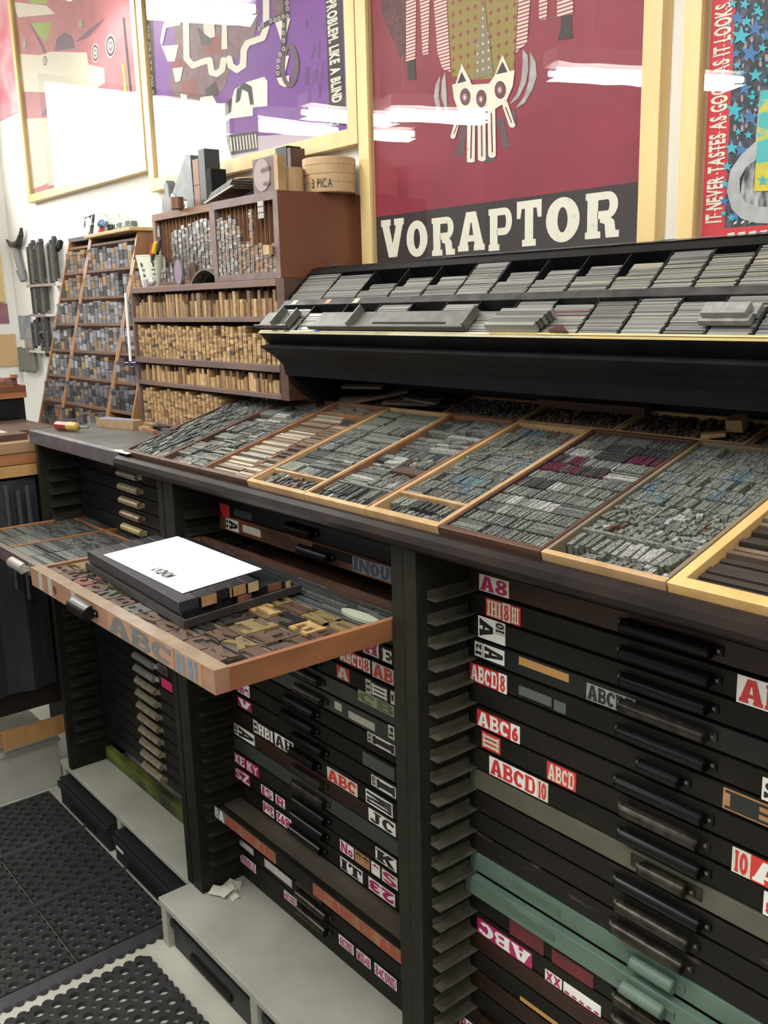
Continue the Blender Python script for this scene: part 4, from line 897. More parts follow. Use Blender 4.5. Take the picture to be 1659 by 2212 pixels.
# iron tray with two layers of black furniture and the card
cA,cB_,cD=np.array([-1.947,-.262,0]),np.array([-1.441,-.289,0]),np.array([-1.985,.012,0])
e1=(cB_-cA); e2=np.array([-.039,.275,0])
def para(u0,u1,v0,v1,z0,z1):   # block in a tray frame sheared to corners from image pixels, u along its long side, v across
    o=cA+e1*u0+e2*v0; return [o+np.array([0,0,z0]),o+e1*(u1-u0)+np.array([0,0,z0]),o+e1*(u1-u0)+e2*(v1-v0)+np.array([0,0,z0]),o+e2*(v1-v0)+np.array([0,0,z0])],np.array([0,0,z1-z0])
m_galley=mat('dark_iron_galley',(.040,.036,.034),.45,.2,rgb2=(.025,.023,.022),scale=25)
t=thing('galley_tray','dark iron galley tray lying on the wooden letters under the black blocks','tray',tuple(cA+e1*.5+e2*.5+np.array([0,0,1.1046])))
MB().prism(*para(0,1,0,1,1.1046,1.109)).build('bed',m_galley,t)
for a in ((0,1,0,.025),(0,1,.975,1),(0,.014,.025,.975),(.986,1,.025,.975)): MB().prism(*para(*a,1.109,1.119)).build('rim',m_galley,t)
m_ebon=mat('black_painted_block',(.007,.0075,.009),.35,rgb2=(.013,.0135,.015),scale=30,stretch=(.2,1,1),spec=.35)
m_end1=mat('block_end_tan',(.36,.21,.085),.6,rgb2=(.27,.15,.06),scale=80); m_end2=mat('block_end_red',(.20,.075,.035),.6,rgb2=(.15,.06,.03),scale=80); m_end3=mat('block_end_pale',(.42,.31,.14),.6,rgb2=(.34,.25,.11),scale=80)
def wblock(label,u0,u1,v0,v1,z0,z1,end):
    pts,e=para(u0,u1,v0,v1,z0,z1); c=sum(pts)/4
    t=thing('wooden_furniture_block',label,'wood block',tuple(c))
    MB().prism(pts,e).build('body',m_ebon,t,bevel=.001)
    if end is not None:
        q,e2_=para(u1,u1+.0016,v0+.004,v1-.004,z0+.0008,z1-.0008); k=MB().prism(q,e2_).build('end_face',end,t); k['label']='bare wood end face'
lo=[(.03,.20,None),(.205,.36,None),(.365,.47,None),(.475,.60,m_end2),(.605,.76,None),(.765,.90,m_end2),(.905,.955,m_end3)]
for i,(a,b_,e) in enumerate(lo):
    wblock('black-painted wood block in the tray\'s bottom layer, %s from the front'%ORD[i].replace('topmost','first'),.02,.955-.012*(i%3),a,b_,1.1095,1.1265,e)
m_slab=mat('charcoal_slab',(.022,.022,.026),.5,rgb2=(.030,.030,.034),scale=20,spec=.3)
pts,e=para(.02,.955,.012,.165,1.127,1.147); tag(MB().prism(pts,e).build('charcoal_slab',m_slab,None,bevel=.001),'charcoal grey slab along the front of the block stack on the tray','slab')
up=[(.172,.30,m_end1,.965),(.303,.41,None,.95),(.413,.435,m_end1,.955),(.44,.555,m_end1,.955),(.558,.655,m_end3,.965)]
nm=['tan-ended','wholly black','thin tan-ended','brown-ended','pale-ended']
for i,(a,b_,e,u1) in enumerate(up):
    wblock('%s black block in the top layer, just beneath the white card'%nm[i],.02,u1,a,b_,1.127,1.147,e)
cz=1.1482
q=[np.array([x,y,cz]) for x,y in ((-1.870,-.250),(-1.505,-.256),(-1.540,-.066),(-1.905,-.060))]
cd=tag(MB().prism(q,np.array([0,0,.0012])).build('printed_card',mat('bright_white_card',(.92,.92,.91),.6)),'white card printed MONDAY lying on top of the black block stack','card')
mb=MB(); text(mb,'MONDAY',(-1.615,-.210,cz+.0017),(-.998,.05,0),(.12,-.99,0),.080,.028,.035,gap=.10); mb.build('lettering',m_blkink,cd)
mb=MB(); text(mb,'~',(-1.62,-.082,cz+.0017),(-1,0,0),(0,-1,0),.012,.004,.01); mb.build('faint_mark',mat('pale_grey_ink',(.6,.6,.6),.6),cd)

# ================================================================ PULLED-OUT METAL-TYPE DRAWER
ax0,ax1,ay0,ay1,az0,az1=-2.941,-2.124,-.215,.195,.967,1.0055
DV=[-2.688,-2.405]
mb=MB().box(ax0,ax1,ay0,ay0+.016,az0,az1).box(ax0,ax0+.010,ay0+.016,ay1,az0,az1,1).box(ax1-.010,ax1,ay0+.016,ay1,az0,az1,1).box(ax0+.01,ax1-.01,ay1-.01,ay1,az0,az1,1).box(ax0+.01,ax1-.01,ay0+.016,ay1-.01,az0+.002,az0+.008,2)
for x in DV: mb.box(x,x+.008,ay0+.018,ay1-.011,az0+.0085,az1-.001,1)
for (xa,xb) in ((-2.93,-2.69),(-2.679,-2.407),(-2.396,-2.135)): mb.box(xa,xb,.085,.092,az0+.0085,az1-.002,1)
t=mb.build('drawer',[mat('mauve_front',(.10,.07,.075),.3,rgb2=(.07,.05,.05),scale=20),m_orange,m_case_d],cabA,bevel=.001); t['label']='drawer of grey metal type pulled out behind the wood-type drawer'
X(ax0,ax1,ay0-.0005,ay0+.017,az1,az1+.0006).build('taped_edge',mat('glossy_tape',(.22,.20,.18),.12),t)
pull(t,-2.535,.986,ay0,.10,m_chrome,r=.016)
DA=lambda x,t_,h=0: np.array([x,t_,az0+.0085+h])
for (xa,xb) in ((-2.93,-2.812),(-2.810,-2.69),(-2.679,-2.545),(-2.543,-2.407),(-2.396,-2.27),(-2.268,-2.135)):
    lay(DA,xa,xb,ay0+.019,-.06+.145*(0),'x',.0075,[(T_GREEN,3),(T_GREY,4),(T_DARK,2)],'upright grey type line in the pulled-out drawer of metal type','type in the pulled-out metal drawer',hbase=0,h=.026,hv=.001,gap=.2)
    lay(DA,xa,xb,-.058,.083,'x',.0065,[(T_GREY,4),(T_DARK,3),(T_BROWN,.6)],'upright grey type line in the pulled-out drawer of metal type','type in the pulled-out metal drawer',hbase=0,h=.025,hv=.002,L=.03,skew=.08)
    lay(DA,xa,xb,.094,.183,'t',.008,[(T_DARK,4),(T_GREY,2)],'upright grey type line in the pulled-out drawer of metal type','type in the pulled-out metal drawer',hbase=0,h=.022,hv=.003,L=.02,skew=.2)
# ================================================================ REGLET CABINET AND SPACING BOXES
m_shelf=mat('mauve_shelf_edge',(.10,.068,.065),.5,rgb2=(.15,.09,.07),scale=16,stretch=(.3,1,1))
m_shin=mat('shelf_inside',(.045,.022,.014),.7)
fx0,fx1,fy=-2.835,-1.967,.30; BY=.552
fc=thing('reglet_cabinet','open wooden cabinet of four shelves packed with strips of wood furniture','cabinet',(-2.39,.43,1.2935))
X(fx0,fx0+.012,fy,BY,1.2935,1.717).build('side_panel',m_shelf,fc); MB().box(fx1-.035,fx1,fy,BY,1.4205,1.717).box(fx1-.035,fx1,.42,BY,1.2935,1.4203).build('side_panel',m_case_d,fc)  # second panel's brown is darkened to paint in the shade under the rack
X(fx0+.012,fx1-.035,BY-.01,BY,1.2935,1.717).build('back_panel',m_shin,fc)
SH=[(1.2935,1.306),(1.421,1.434),(1.489,1.507),(1.613,1.6265),(1.700,1.717)]
for a,b_ in SH:
    if a<1.3: MB().box(fx0+.0125,-2.308,fy-.001,BY-.011,a,b_).box(-2.307,fx1-.0355,.409,BY-.011,a,b_).build('shelf',m_shelf,fc,bevel=.001)
    else: X(fx0+.0125,fx1-.0355,fy-.001,BY-.011,a,b_).build('shelf',m_shelf,fc,bevel=.001)
WR=[mat('reglet_tan',(.36,.225,.105),.55,rgb2=(.26,.155,.07),scale=90,stretch=(1,.2,1),rnd=.28),mat('reglet_pale',(.46,.31,.15),.55,rgb2=(.36,.23,.105),scale=90,rnd=.22),mat('reglet_brown',(.20,.115,.055),.55,rgb2=(.14,.08,.04),scale=90,rnd=.28),mat('reglet_dark',(.05,.035,.03),.5,rnd=.3)]
def wr(w=(5,4,3,.25)): return rng.choices(WR,w)[0]
xi0,xi1=fx0+.016,fx1-.040
ROWN=['bottom','third','second','top']
def reglets(row,z0,z1,cols,stack,wt):
    n=cols; p=(xi1-xi0)/n
    for c in range(n):
        x=xi0+(c+.5)*p; u=c/n; yc,dy=(fy+BY)/2-.006,.225
        if row==0 and x>-2.325: yc,dy=.474,.125
        if stack:
            hmax=(z1-z0)*rng.uniform(.86,.99)
            if row==2 and u>.60: hmax=(z1-z0)*max(.45,rng.uniform(.55,.98)-.5*max(0,u-.8))
            if row==0 and u>.8: hmax*=.9
            z=z0; 
            while z<z0+hmax-.008:
                h=rng.choice([.0078,.0078,.0078,.0115,.0056]); 
                item('wooden_reglet','end of a thin tan wooden strip on the %s shelf of the reglet cabinet'%ROWN[row],'wood strips, %s shelf'%ROWN[row],wr(wt),(x+rng.uniform(-.0004,.0004),yc+rng.uniform(-.0012,.0012),z),(p*.72,0,0),(0,dy,0),(0,0,h*.94)); z+=h
        else:
            h=(z1-z0)*(.62 if rng.random()<.72 else .92)
            if c%11<2: h=(z1-z0)*.50
            item('wooden_reglet','end of a thin tan wooden strip on the %s shelf of the reglet cabinet'%ROWN[row],'wood strips, %s shelf'%ROWN[row],wr(wt),(x,(fy+BY)/2-.006+rng.uniform(-.004,.004),z0),(p*.86,0,0),(0,.225,0),(0,0,h))
            if rng.random()<.35 and h<(z1-z0)*.7:
                item('wooden_reglet','end of a thin tan wooden strip on the %s shelf of the reglet cabinet'%ROWN[row],'wood strips, %s shelf'%ROWN[row],wr(wt),(x,(fy+BY)/2,z0+h+.0005),(p*.84,0,0),(0,.21,0),(0,0,min(.022,(z1-z0)*.25)))
reglets(0,1.3065,1.419,34,True,(5,5,2,.1)); reglets(1,1.4345,1.487,60,False,(5,4,4,.1)); reglets(2,1.5075,1.611,36,True,(5,4,2,.2)); reglets(3,1.627,1.698,56,False,(3,2,5,.1))
for k in range(23):
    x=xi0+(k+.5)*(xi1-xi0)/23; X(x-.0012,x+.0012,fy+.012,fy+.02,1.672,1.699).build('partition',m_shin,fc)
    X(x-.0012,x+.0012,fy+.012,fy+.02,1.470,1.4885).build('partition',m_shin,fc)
# the two spacing boxes on top
def spacing_box(label,x0,x1,z0,z1,ms,side,n,fr,names,Y0=.30):
    fy=Y0
    t=thing('spacing_box',label,'box',((x0+x1)/2,.45,z0)); w=.020
    X(x0,x0+w,fy,BY,z0,z1).build('side_panel',fr,t,bevel=.001); X(x1-w,x1,fy,BY,z0,z1).build('side_panel',side,t,bevel=.001)
    X(x1-w,x1+.0006,fy-.0007,fy,z0,z1).build('front_stile',fr,t)
    X(x0+w,x1-w,fy,BY,z1-.02,z1).build('top_board',side,t,bevel=.001); X(x0+w,x1-w,fy-.0006,fy,z1-.02,z1).build('front_rail',fr,t)
    X(x0+w,x1-w,fy,BY,z0,z0+.016).build('bottom_board',fr,t,bevel=.001)
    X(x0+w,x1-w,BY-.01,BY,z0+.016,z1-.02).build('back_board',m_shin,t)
    a,b_=x0+w,x1-w; p=(b_-a)/n
    for i in range(1,n): X(a+i*p-.001,a+i*p+.001,fy+.012,BY-.011,z0+.0165,z1-.0205).build('divider',m_case_d if n<14 else m_case_m,t)
    for i in range(n):
        z=z0+.0168; top=z0+.0168+(z1-z0-.045)*names[1][i%len(names[1])]
        while z<top:
            h=rng.choice([.004,.006,.008,.011]); r=rng.random()
            m=rng.choices([m for m,_ in ms],[ (q if not isinstance(q,tuple) else q[0 if i<n*.3 else 1]) for _,q in ms])[0]
            item('spacing_piece',names[0],names[0][:40],m,(a+(i+.5)*p,Y0+.0635+rng.uniform(-.0016,.001),z),((p-.004)*rng.uniform(.93,1),0,0),(0,.12,0),(0,0,h*.93)); z+=h
    return t
S1=mat('spacing_silver',(.60,.59,.58),.25,.9,rgb2=(.40,.39,.38),scale=80,rnd=.3); S2=mat('spacing_grey',(.14,.13,.13),.4,.4,rnd=.35); S3=mat('spacing_brown',(.19,.12,.075),.5,rnd=.3)
spacing_box('tall reddish-brown box of narrow upright slots on the reglet cabinet, beside the red poster',-2.302,-1.978,1.7175,1.922,[(S1,(5,1.2)),(S3,(1.5,6)),(S2,(2,1))],m_box,14,m_boxf,
   ('small brass or brown spacing piece in the reddish-brown slotted box',[.9,.88,.86,.93,.85,.75,.42,.46,.95,.40,.44,.40,.35,.38]))
spacing_box('shallow open slotted box of silvery spacing pieces behind the paper cup',-2.850,-2.465,1.7175,1.940,[(S1,5),(S2,4),(S3,.4)],m_case_m,15,m_case_m,
   ('small silvery spacing piece in the open slotted box behind the cup',[.95,.4,.2,.3,.78,.82,.8,.86,.84,.9,.88,.92,.95,.93,.9]),Y0=.40)
o=X(-2.035,-2.008,fy-.012,fy-.0008,1.775,1.797).build('wooden_tab',m_case_l); tag(o,'small tan wooden tab fixed to the corner of the reddish-brown slotted box','tab')
mb=MB()
for k in range(3): mb.box(-2.062,-2.036,fy-.004,fy-.0008,1.862+k*.014,1.874+k*.014)
tag(mb.build('binder_clip',m_chrome),'shiny clip hung on the reddish-brown slotted box','clip')

# ================================================================ STEPPED FURNITURE RACKS
SL=.154/.56
def FR(z): return .283+(z-1.312)*SL           # front of the rack at height z
m_board=mat('rack_side_board',(.27,.135,.055),.42,rgb2=(.19,.09,.038),scale=22,stretch=(1,1,.15))
m_ledge=mat('rack_ledge',(.17,.095,.055),.5,rgb2=(.11,.06,.038),scale=20,stretch=(.2,1,1))
FB=[mat('furniture_block_grey',(.15,.15,.17),.35,.5,rgb2=(.21,.21,.235),scale=60,rnd=.3),mat('furniture_block_dark',(.05,.05,.055),.4,.3,rnd=.3),mat('furniture_block_bright',(.34,.34,.38),.3,.6,rnd=.25),mat('furniture_block_tan',(.28,.17,.07),.55,rgb2=(.21,.125,.05),scale=80,rnd=.25),mat('furniture_block_brown',(.13,.075,.045),.55,rnd=.3)]
ZS=[1.140,1.235,1.3275,1.420,1.512,1.607,1.700,1.793,1.886]
def bay(x0,x1,levels,label,top,wts,desc,zb=1.02):
    t=thing('furniture_rack',label,'rack',((x0+x1)/2,.42,zb))
    zt=ZS[top]
    for (x,m) in ((x0,m_board),(x1-.012,m_board)):
        MB().prism([(x,FR(zb)-.006,zb),(x,FR(zt+.02)-.006,zt+.02),(x,BY,zt+.02),(x,BY,zb)],(.012,0,0)).build('side_board',m,t,bevel=.001)
    X(x0+.012,x1-.012,BY-.008,BY,zb,zt+.02).build('back_board',m_shin,t)
    for k in range(top+1):
        if ZS[k]-.009<zb: continue
        z=ZS[k]; X(x0+.0125,x1-.0125,FR(z)-.004,BY-.0085,z-.009,z).build('shelf',m_ledge,t)
    n=max(3,int(round((x1-x0-.026)/.0345))); p=(x1-x0-.026)/n
    for k in range(levels,top):
        z0=ZS[k]; hh=ZS[k+1]-.009-z0
        for c in range(n+1):
            x=x0+.013+c*p
            if 0<c<n: X(x-.001,x+.001,FR(z0)+.006,FR(z0)+.06,z0+hh-.016,z0+hh-.0003).build('partition',m_shin,t)
        for c in range(n):
            x=x0+.013+(c+.5)*p
            w=wts(k,c,n); z=z0+.0004; fillh=hh*(rng.uniform(.82,.97) if rng.random()<.93 else .4)
            two=rng.random()<.35
            while z<z0+fillh-.006:
                h=rng.choice([.012,.012,.017,.024] if not two else [.034,.028]); h=min(h,z0+fillh-z)
                m=rng.choices(FB,w)[0]
                y0=FR(z0)+.001+rng.uniform(0,.0022)
                item('furniture_block','end of a small block on the %s of the %s'%(('ledge %s from the top'%ORD[top-1-k].replace('topmost','first')),desc),'%s ledge %d'%(desc,k),m,(x,(y0+BY-.012)/2,z),((p-.005),0,0),(0,BY-.014-y0,0),(0,0,h*.95)); z+=h
    return t
wG=lambda k,c,n: (6,3,4 if 1<k<6 else 1,1.2,.6) if k<7 else (3,1,2,5,1)
bay(-3.440,-3.040,0,'stepped rack of grey metal and tan blocks with slanted sides, topped by a pale plank',8,lambda k,c,n:(4,2,3,3,.5) if k==7 else ((5,5,1.2,1.2,.8) if k<3 else (5,2,4,1.2,.4)),'plank-topped rack')
bay(-3.655,-3.442,0,'narrow stepped block rack beside the hanging rods, with a framed snapshot on top',8,lambda k,c,n:(2,1,.5,4,3) if k>=6 else (5,3,2.5,1.2,1),'snapshot-topped rack')
bay(-3.038,-2.842,2,'stepped block rack half hidden behind the reglet cabinet',7,lambda k,c,n:(5,4,1.5,1,1) if k<6 else (1,1,.5,4,4),'half-hidden rack',zb=1.2938)
# plank and keepsakes on top
tag(MB().prism([(-3.450,.42,1.9065),(-3.030,.405,1.9065),(-3.030,.55,1.9065),(-3.440,.55,1.9065)],(0,0,.012)).build('plank',mat('yellow_plank',(.52,.36,.16),.5,rgb2=(.44,.29,.12),scale=26,stretch=(.2,1,1)),None,bevel=.002),'pale yellow plank lying across the top of the stepped block rack','plank')
gl=glass('clear_dome_glass',(.96,.98,.97))
t=thing('glass_dome','small clear glass dome over a blue and red trinket on the pale plank','glass dome',(-3.385,.47,1.9188))
MB().lathe((-3.385,.47,1.9188),[(.050,0),(.050,.030),(.046,.052),(.034,.068),(.018,.075),(.0,.077)],20).build('dome',gl,t,smooth=True)
tk=thing('trinket','blue and red trinket inside the small clear glass dome','trinket',(-3.385,.47,1.919))
MB().lathe((-3.395,.47,1.919),[(.013,0),(.016,.012),(.010,.024),(.0,.028)],14).build('lower_part',m_redink,tk,smooth=True)
MB().lathe((-3.385,.47,1.942),[(.010,0),(.020,.008),(.020,.018),(.012,.027),(.0,.029)],14).build('upper_part',m_blue,tk,smooth=True)
for i,(x,y,h,m,l) in enumerate([(-3.300,.47,.062,gl,'clear glass tumbler beside the glass dome on the pale plank'),(-3.225,.475,.066,gl,'clear glass cone jar in the middle of the pale plank'),(-3.15,.47,.066,gl,'clear glass cone jar at the cabinet end of the pale plank')]):
    t=thing('glass_jar',l,'jar',(x,y,1.9188))
    MB().lathe((x,y,1.9188),[(.033,0),(.033,.004),(.026 if i else .031,h*.6),(.010 if i else .029,h),(.008 if i else .027,h),(.022 if i else .028,h*.6),(.029,.005)],18).build('vessel',m,t,smooth=True)
    MB().lathe((x,y,1.9245),[(.0,0),(.022,0),(.020,.022),(.0,.024)],12).build('contents',mat('greenish_grey_contents',(.14,.17,.14),.6) if i else m_blk2,t)
t=thing('snapshot','small black and white snapshot in a dark frame standing on the narrow rack','picture',(-3.60,.50,1.9066))
X(-3.662,-3.48,.445,.55,1.9066,1.921).build('base',mat('dark_grey_base',(.09,.08,.075),.6),t)
MB().prism([(-3.655,.500,1.9212),(-3.560,.495,1.9212),(-3.552,.508,2.005),(-3.650,.513,2.000)],(0,.006,0)).build('frame',m_blk2,t)
mb=MB()
mb.prism([(-3.642,.4985,1.932),(-3.600,.4965,1.926),(-3.568,.495,1.945),(-3.566,.501,1.985),(-3.590,.5035,1.998),(-3.625,.504,1.992),(-3.615,.5015,1.97),(-3.640,.501,1.955)],(0,-.001,0)).build('print',m_white,t)
# marker leaning at the cabinet's edge
t=thing('marker_stick','white stick with a dark blue tip hanging down the end of the reglet cabinet','stick',(-2.845,.286,1.478))
MB().tube((-2.842,.288,1.702),(-2.846,.288,1.492),.0045).build('shaft',m_white,t); MB().tube((-2.846,.288,1.491),(-2.846,.288,1.478),.007).build('cap',mat('navy_plastic',(.01,.015,.08),.4),t)
MB().tube((-2.885,.288,1.484),(-2.80,.288,1.487),.005).build('cross_bar',MATS['navy_plastic'],t)

# ================================================================ CLUTTER ON THE CABINET AND THE BOXES
zt=1.7178
CX_=-2.775
t=thing('paper_cup','white paper cup with small dark printed marks, holding tools, on the reglet cabinet','cup',(CX_,.345,zt))
m_cup=mat('cup_paper',(.68,.70,.58),.55)
MB().lathe((CX_,.345,zt),[(.026,0),(.027,.004),(.040,.090),(.0412,.092),(.0412,.095),(.038,.095),(.025,.005)],28).build('cup_body',m_cup,t,smooth=False)
mb=MB()
def cupmark(a,z,w,h):
    r=.0268+(z)*(.0131/.086)+.0006; r2=.0268+(z+h)*(.0131/.086)+.0006
    pts=[]
    for (aa,zz,rr) in ((a-w/2,z,r),(a+w/2,z,r),(a+w/2,z+h,r2),(a-w/2,z+h,r2)): pts.append((CX_+rr*math.cos(aa),.345+rr*math.sin(aa),zt+zz))
    mb.face(pts)
A0=math.radians(-62)
for (da,z,w,h) in [(-.16,.060,.10,.012),(-.06,.064,.12,.006),(-.02,.058,.07,.007),(-.13,.070,.05,.005),(0.,.050,.34,.003),(.0,.046,.26,.002),(0,.036,.2,.0025),(.05,.034,.16,.002),(.0,.030,.3,.0035),(.02,.014,.34,.002),(.9,.060,.14,.014),(.9,.050,.3,.003),(.95,.036,.25,.003)]: cupmark(A0+da,z,w,h)
mb.build('printed_mark',mat('dark_green_print',(.03,.06,.045),.5),t)
def tool(label,p0,p1,r,m,hm=None,cat='tool',name='hand_tool'):
    t=thing(name,label,cat,tuple(p0)); MB().tube(p0,p1,r,r*.8,10).build('handle',m,t)
    if hm is not None:
        d=np.array(p1)-np.array(p0); MB().tube(p1,np.array(p1)+d*.35,r*1.5,r*.9,10).build('head',hm,t)
tool('dark brush handle leaning out of the paper cup',(-2.775,.35,1.73),(-2.745,.36,1.825),.006,m_blk2,m_case_d)
tool('red-topped tool standing in the paper cup',(-2.765,.338,1.73),(-2.735,.335,1.812),.005,m_steel,mat('bright_red_plastic',(.5,.02,.02),.35))
tool('yellow-tipped dark tool leaning out of the paper cup',(-2.78,.34,1.735),(-2.728,.338,1.818),.0055,mat('dark_green_handle',(.03,.045,.035),.4),mat('yellow_plastic',(.6,.45,.02),.4))
t=thing('oval_cut','lilac oval plate standing on the cabinet between the cup and the arched plates','plate',(-2.537,.315,zt))
MB().prism([(-2.537+.022*math.cos(a),.315,zt+.035+.035*math.sin(a)) for a in [2*math.pi*k/20 for k in range(20)]],(.0,.006,0)).build('plate',mat('lilac_plate',(.20,.16,.21),.4),t)
MB().box(-2.549,-2.525,.3215,.329,zt,zt+.012).build('foot',m_steel,t)
tag(MB().prism([(-2.49+.022*math.cos(a),.335,zt+.035+.030*math.sin(a)) for a in [2*math.pi*k/20 for k in range(20)]]+[],(.0,.01,0)).build('round_knob_cut',m_case_d),'dark brown round wooden cut on edge behind the lilac oval plate','printing cut')
bpy.data.objects['round_knob_cut'].location.z-=.0048
for i,(sc,y) in enumerate(((1.0,.315),(.82,.345))):
    pts=[]; N_=14
    for k in range(N_+1):
        a=math.pi*k/N_; x=-2.385-.082*sc*math.cos(a)*1.0; z=zt+.040*sc*(math.sin(a)**1.6); pts.append((x,y,z))
    inn=[(-2.385+(q[0]+2.385)*.90,y,max(zt,zt+(q[2]-zt)*.86)) for q in reversed(pts)]
    tag(MB().prism(pts+inn,(0,.055 if i==0 else .06,0)).build('arched_plate',m_steel),['front curved grey metal plate arched on the reglet cabinet','rear curved grey plate tucked behind the front arched one'][i],'curved plate')
t=thing('lamp_clamp','silver bulb-shaped clamp lying at the foot of the paper cup','clamp',(-2.72,.318,zt)); MB().lathe((-2.70,.312,zt+.013),[(.0,-.012),(.010,-.008),(.013,0),(.009,.010),(.004,.014),(.0,.015)],14).build('bulb',m_chrome,t,smooth=True)
X(-2.745,-2.722,.304,.318,zt,zt+.022).build('lilac_block',mat('lilac_block',(.32,.27,.33),.5),t)
t=thing('chalk_stick','white stub lying in front of the reddish-brown slotted box','chalk',(-2.25,.2965,zt)); 
MB().tube((-2.285,.309,zt+.006),(-2.225,.309,zt+.006),.0058).build('stub',m_white,t); 
# on the boxes
zb=1.9225
def disc_box(label,xc,yc,r,z0,h,m,sy=.62,txt=None):
    t=thing('round_box',label,'round box',(xc,yc,z0))
    MB().lathe((xc,yc,z0),[(r*.985,0),(r,.002),(r,h*.55),(r*.995,h*.56),(r*1.012,h*.57),(r*1.012,h-.002),(r,h)],40,sx=1,sy=sy).build('shell',m,t)
    if txt:
        mb=MB(); n0=0
        text(mb,txt,(0,0,0),(1,0,0),(0,0,1),.054,.022,.012,gap=.12)
        V=[]
        for (x,y,z) in mb.v:
            a=math.radians(-80)+x/r; V.append((xc+(r+.0012)*math.cos(a),yc+sy*(r+.0012)*math.sin(a),z0+.010+z))
        mb.v=V; mb.build('lettering',m_blkink,t)
m_kraft=mat('kraft_card',(.42,.285,.15),.6,rgb2=(.37,.245,.125),scale=18)
disc_box('lower round kraft box hand-lettered 3 PICA, on the slotted box',-2.005,.478,.064,zb,.042,m_kraft,sy=1,txt='3 PICA')
disc_box('upper round kraft box stacked on the 3 PICA one',-2.008,.478,.066,zb+.0425,.040,m_kraft,sy=1)
t=thing('kraft_roll','smaller kraft paper roll in front of the two round boxes','roll',(-2.045,.385,zb)); MB().lathe((-2.045,.385,zb),[(.033,0),(.033,.060),(.030,.060),(.030,.054),(.0,.054)],28).build('roll',m_kraft,t)
t=thing('kraft_roll','kraft ring roll with a dark rim behind the slanted plates','roll',(-2.385,.47,zb)); MB().lathe((-2.36,.46,zb),[(.045,0),(.045,.07),(.041,.075),(.038,.075),(.038,.05),(.0,.05)],28).build('roll',m_kraft,t)
MB().lathe((-2.36,.46,zb),[(.0455,.058),(.0455,.072)],28).build('rim_band',m_blk2,t)
t=thing('portrait_cut','brown printing block carved with a pale oval face, standing on the slotted box','printing block',(-2.06,.335,zb))
X(-2.118,-2.022,.322,.345,zb,zb+.085).build('block',mat('mauve_brown_block',(.10,.065,.07),.5),t,bevel=.002)
X(-2.0215,-2.004,.322,.345,zb,zb+.085).build('side_face',m_case_l,t)
MB().prism([(-2.074+.036*math.cos(a),.3205,zb+.044+.038*math.sin(a)) for a in [2*math.pi*k/24 for k in range(24)]],(0,.0015,0)).build('carved_face',mat('pale_mauve_relief',(.24,.18,.17),.5),t)
for (x,z,w,h) in ((-2.066,.054,.012,.006),(-2.046,.056,.010,.006),(-2.054,.022,.016,.005)): MB().prism([(x+w*math.cos(a),.3198,zb+z+h*math.sin(a)) for a in [2*math.pi*k/10 for k in range(10)]],(0,.0006,0)).build('carved_feature',mat('dark_mauve_relief',(.06,.035,.04),.5),t)
for k in range(4):
    z=zb+.018+.0052*k
    pts=[(-2.345+.008*k,.315,z-.012+.0),(-2.225+.006*k,.315,z+.012),(-2.225+.006*k,.39,z+.012),(-2.345+.008*k,.39,z-.012)]
    tag(MB().prism(pts,(0,0,.0045)).build('metal_plate',m_steel),'slanted grey metal plate in the leaning pile on the slotted box','plate','leaning grey plates')
tag(MB().prism([(-2.345,.306,zb+.0005),(-2.195,.306,zb+.030),(-2.195,.312,zb+.030),(-2.345,.312,zb+.0005)],(0,0,.0035)).build('steel_ruler',m_chrome),'thin bright steel ruler sloping up the front of the leaning plates','ruler')
for i,(x0,x1,y0,y1,z0,z1,m,l) in enumerate([(-2.318,-2.222,.40,.45,zb,zb+.062,m_blk2,'black block behind the leaning grey plates'),(-2.300,-2.262,.455,.50,zb+.0,zb+.115,m_case_m,'upright brown block in the small tower behind the kraft roll'),(-2.260,-2.215,.455,.50,zb,zb+.122,m_case_l,'tan block in the small tower behind the kraft roll'),(-2.213,-2.160,.455,.50,zb,zb+.135,m_blk,'tall black block in the small tower behind the kraft roll'),(-2.158,-2.142,.455,.50,zb,zb+.128,m_case_d,'thin dark block at the end of the small tower')]):
    tag(X(x0,x1,y0,y1,z0,z1).build('wooden_block',m,None,bevel=.001),l,'wood block')
z2=1.9405
t=thing('letter_cut','big dark letter A form with a white edge leaning on the open slotted box','letter',(-2.662,0.435,z2))
MB().prism([(-2.761,0.425,z2+.045),(-2.647,0.425,z2+.155),(-2.621,0.425,z2+.150),(-2.616,0.425,z2),(-2.662,0.425,z2),(-2.660,0.425,z2+.03),(-2.704,0.425,z2+.03)],(0,.03,0)).build('form',mat('dull_zinc',(.10,.115,.115),.45,.3,rgb2=(.16,.175,.17),scale=30),t)
MB().prism([(-2.756,0.421,z2+.050),(-2.746,0.421,z2+.055),(-2.716,0.421,z2+.034),(-2.669,0.421,z2+.016),(-2.675,0.421,z2+.006),(-2.746,0.421,z2+.035)],(0,.0035,0)).build('white_edge',m_white,t)
for (x0,x1,z0,z1,m,l) in [(-2.612,-2.577,z2,z2+.062,m_case_m,'lower brown block propped beside the big letter A form'),(-2.612,-2.577,z2+.0625,z2+.135,m_case_m,'upper brown block propped beside the big letter A form'),(-2.575,-2.538,z2,z2+.158,mat('dark_zinc',(.035,.04,.04),.45,.3),'tall dark metal block next to the propped brown blocks'),(-2.536,-2.506,z2,z2+.10,m_blk2,'black block at the end of the letter A pile')]:
    tag(X(x0,x1,.425,.475,z0,z1).build('wooden_block',m,None,bevel=.001),l,'block')
t=thing('grey_casting','lumpy grey metal casting with a pointed top on the open slotted box','casting',(-2.865,0.445,z2))
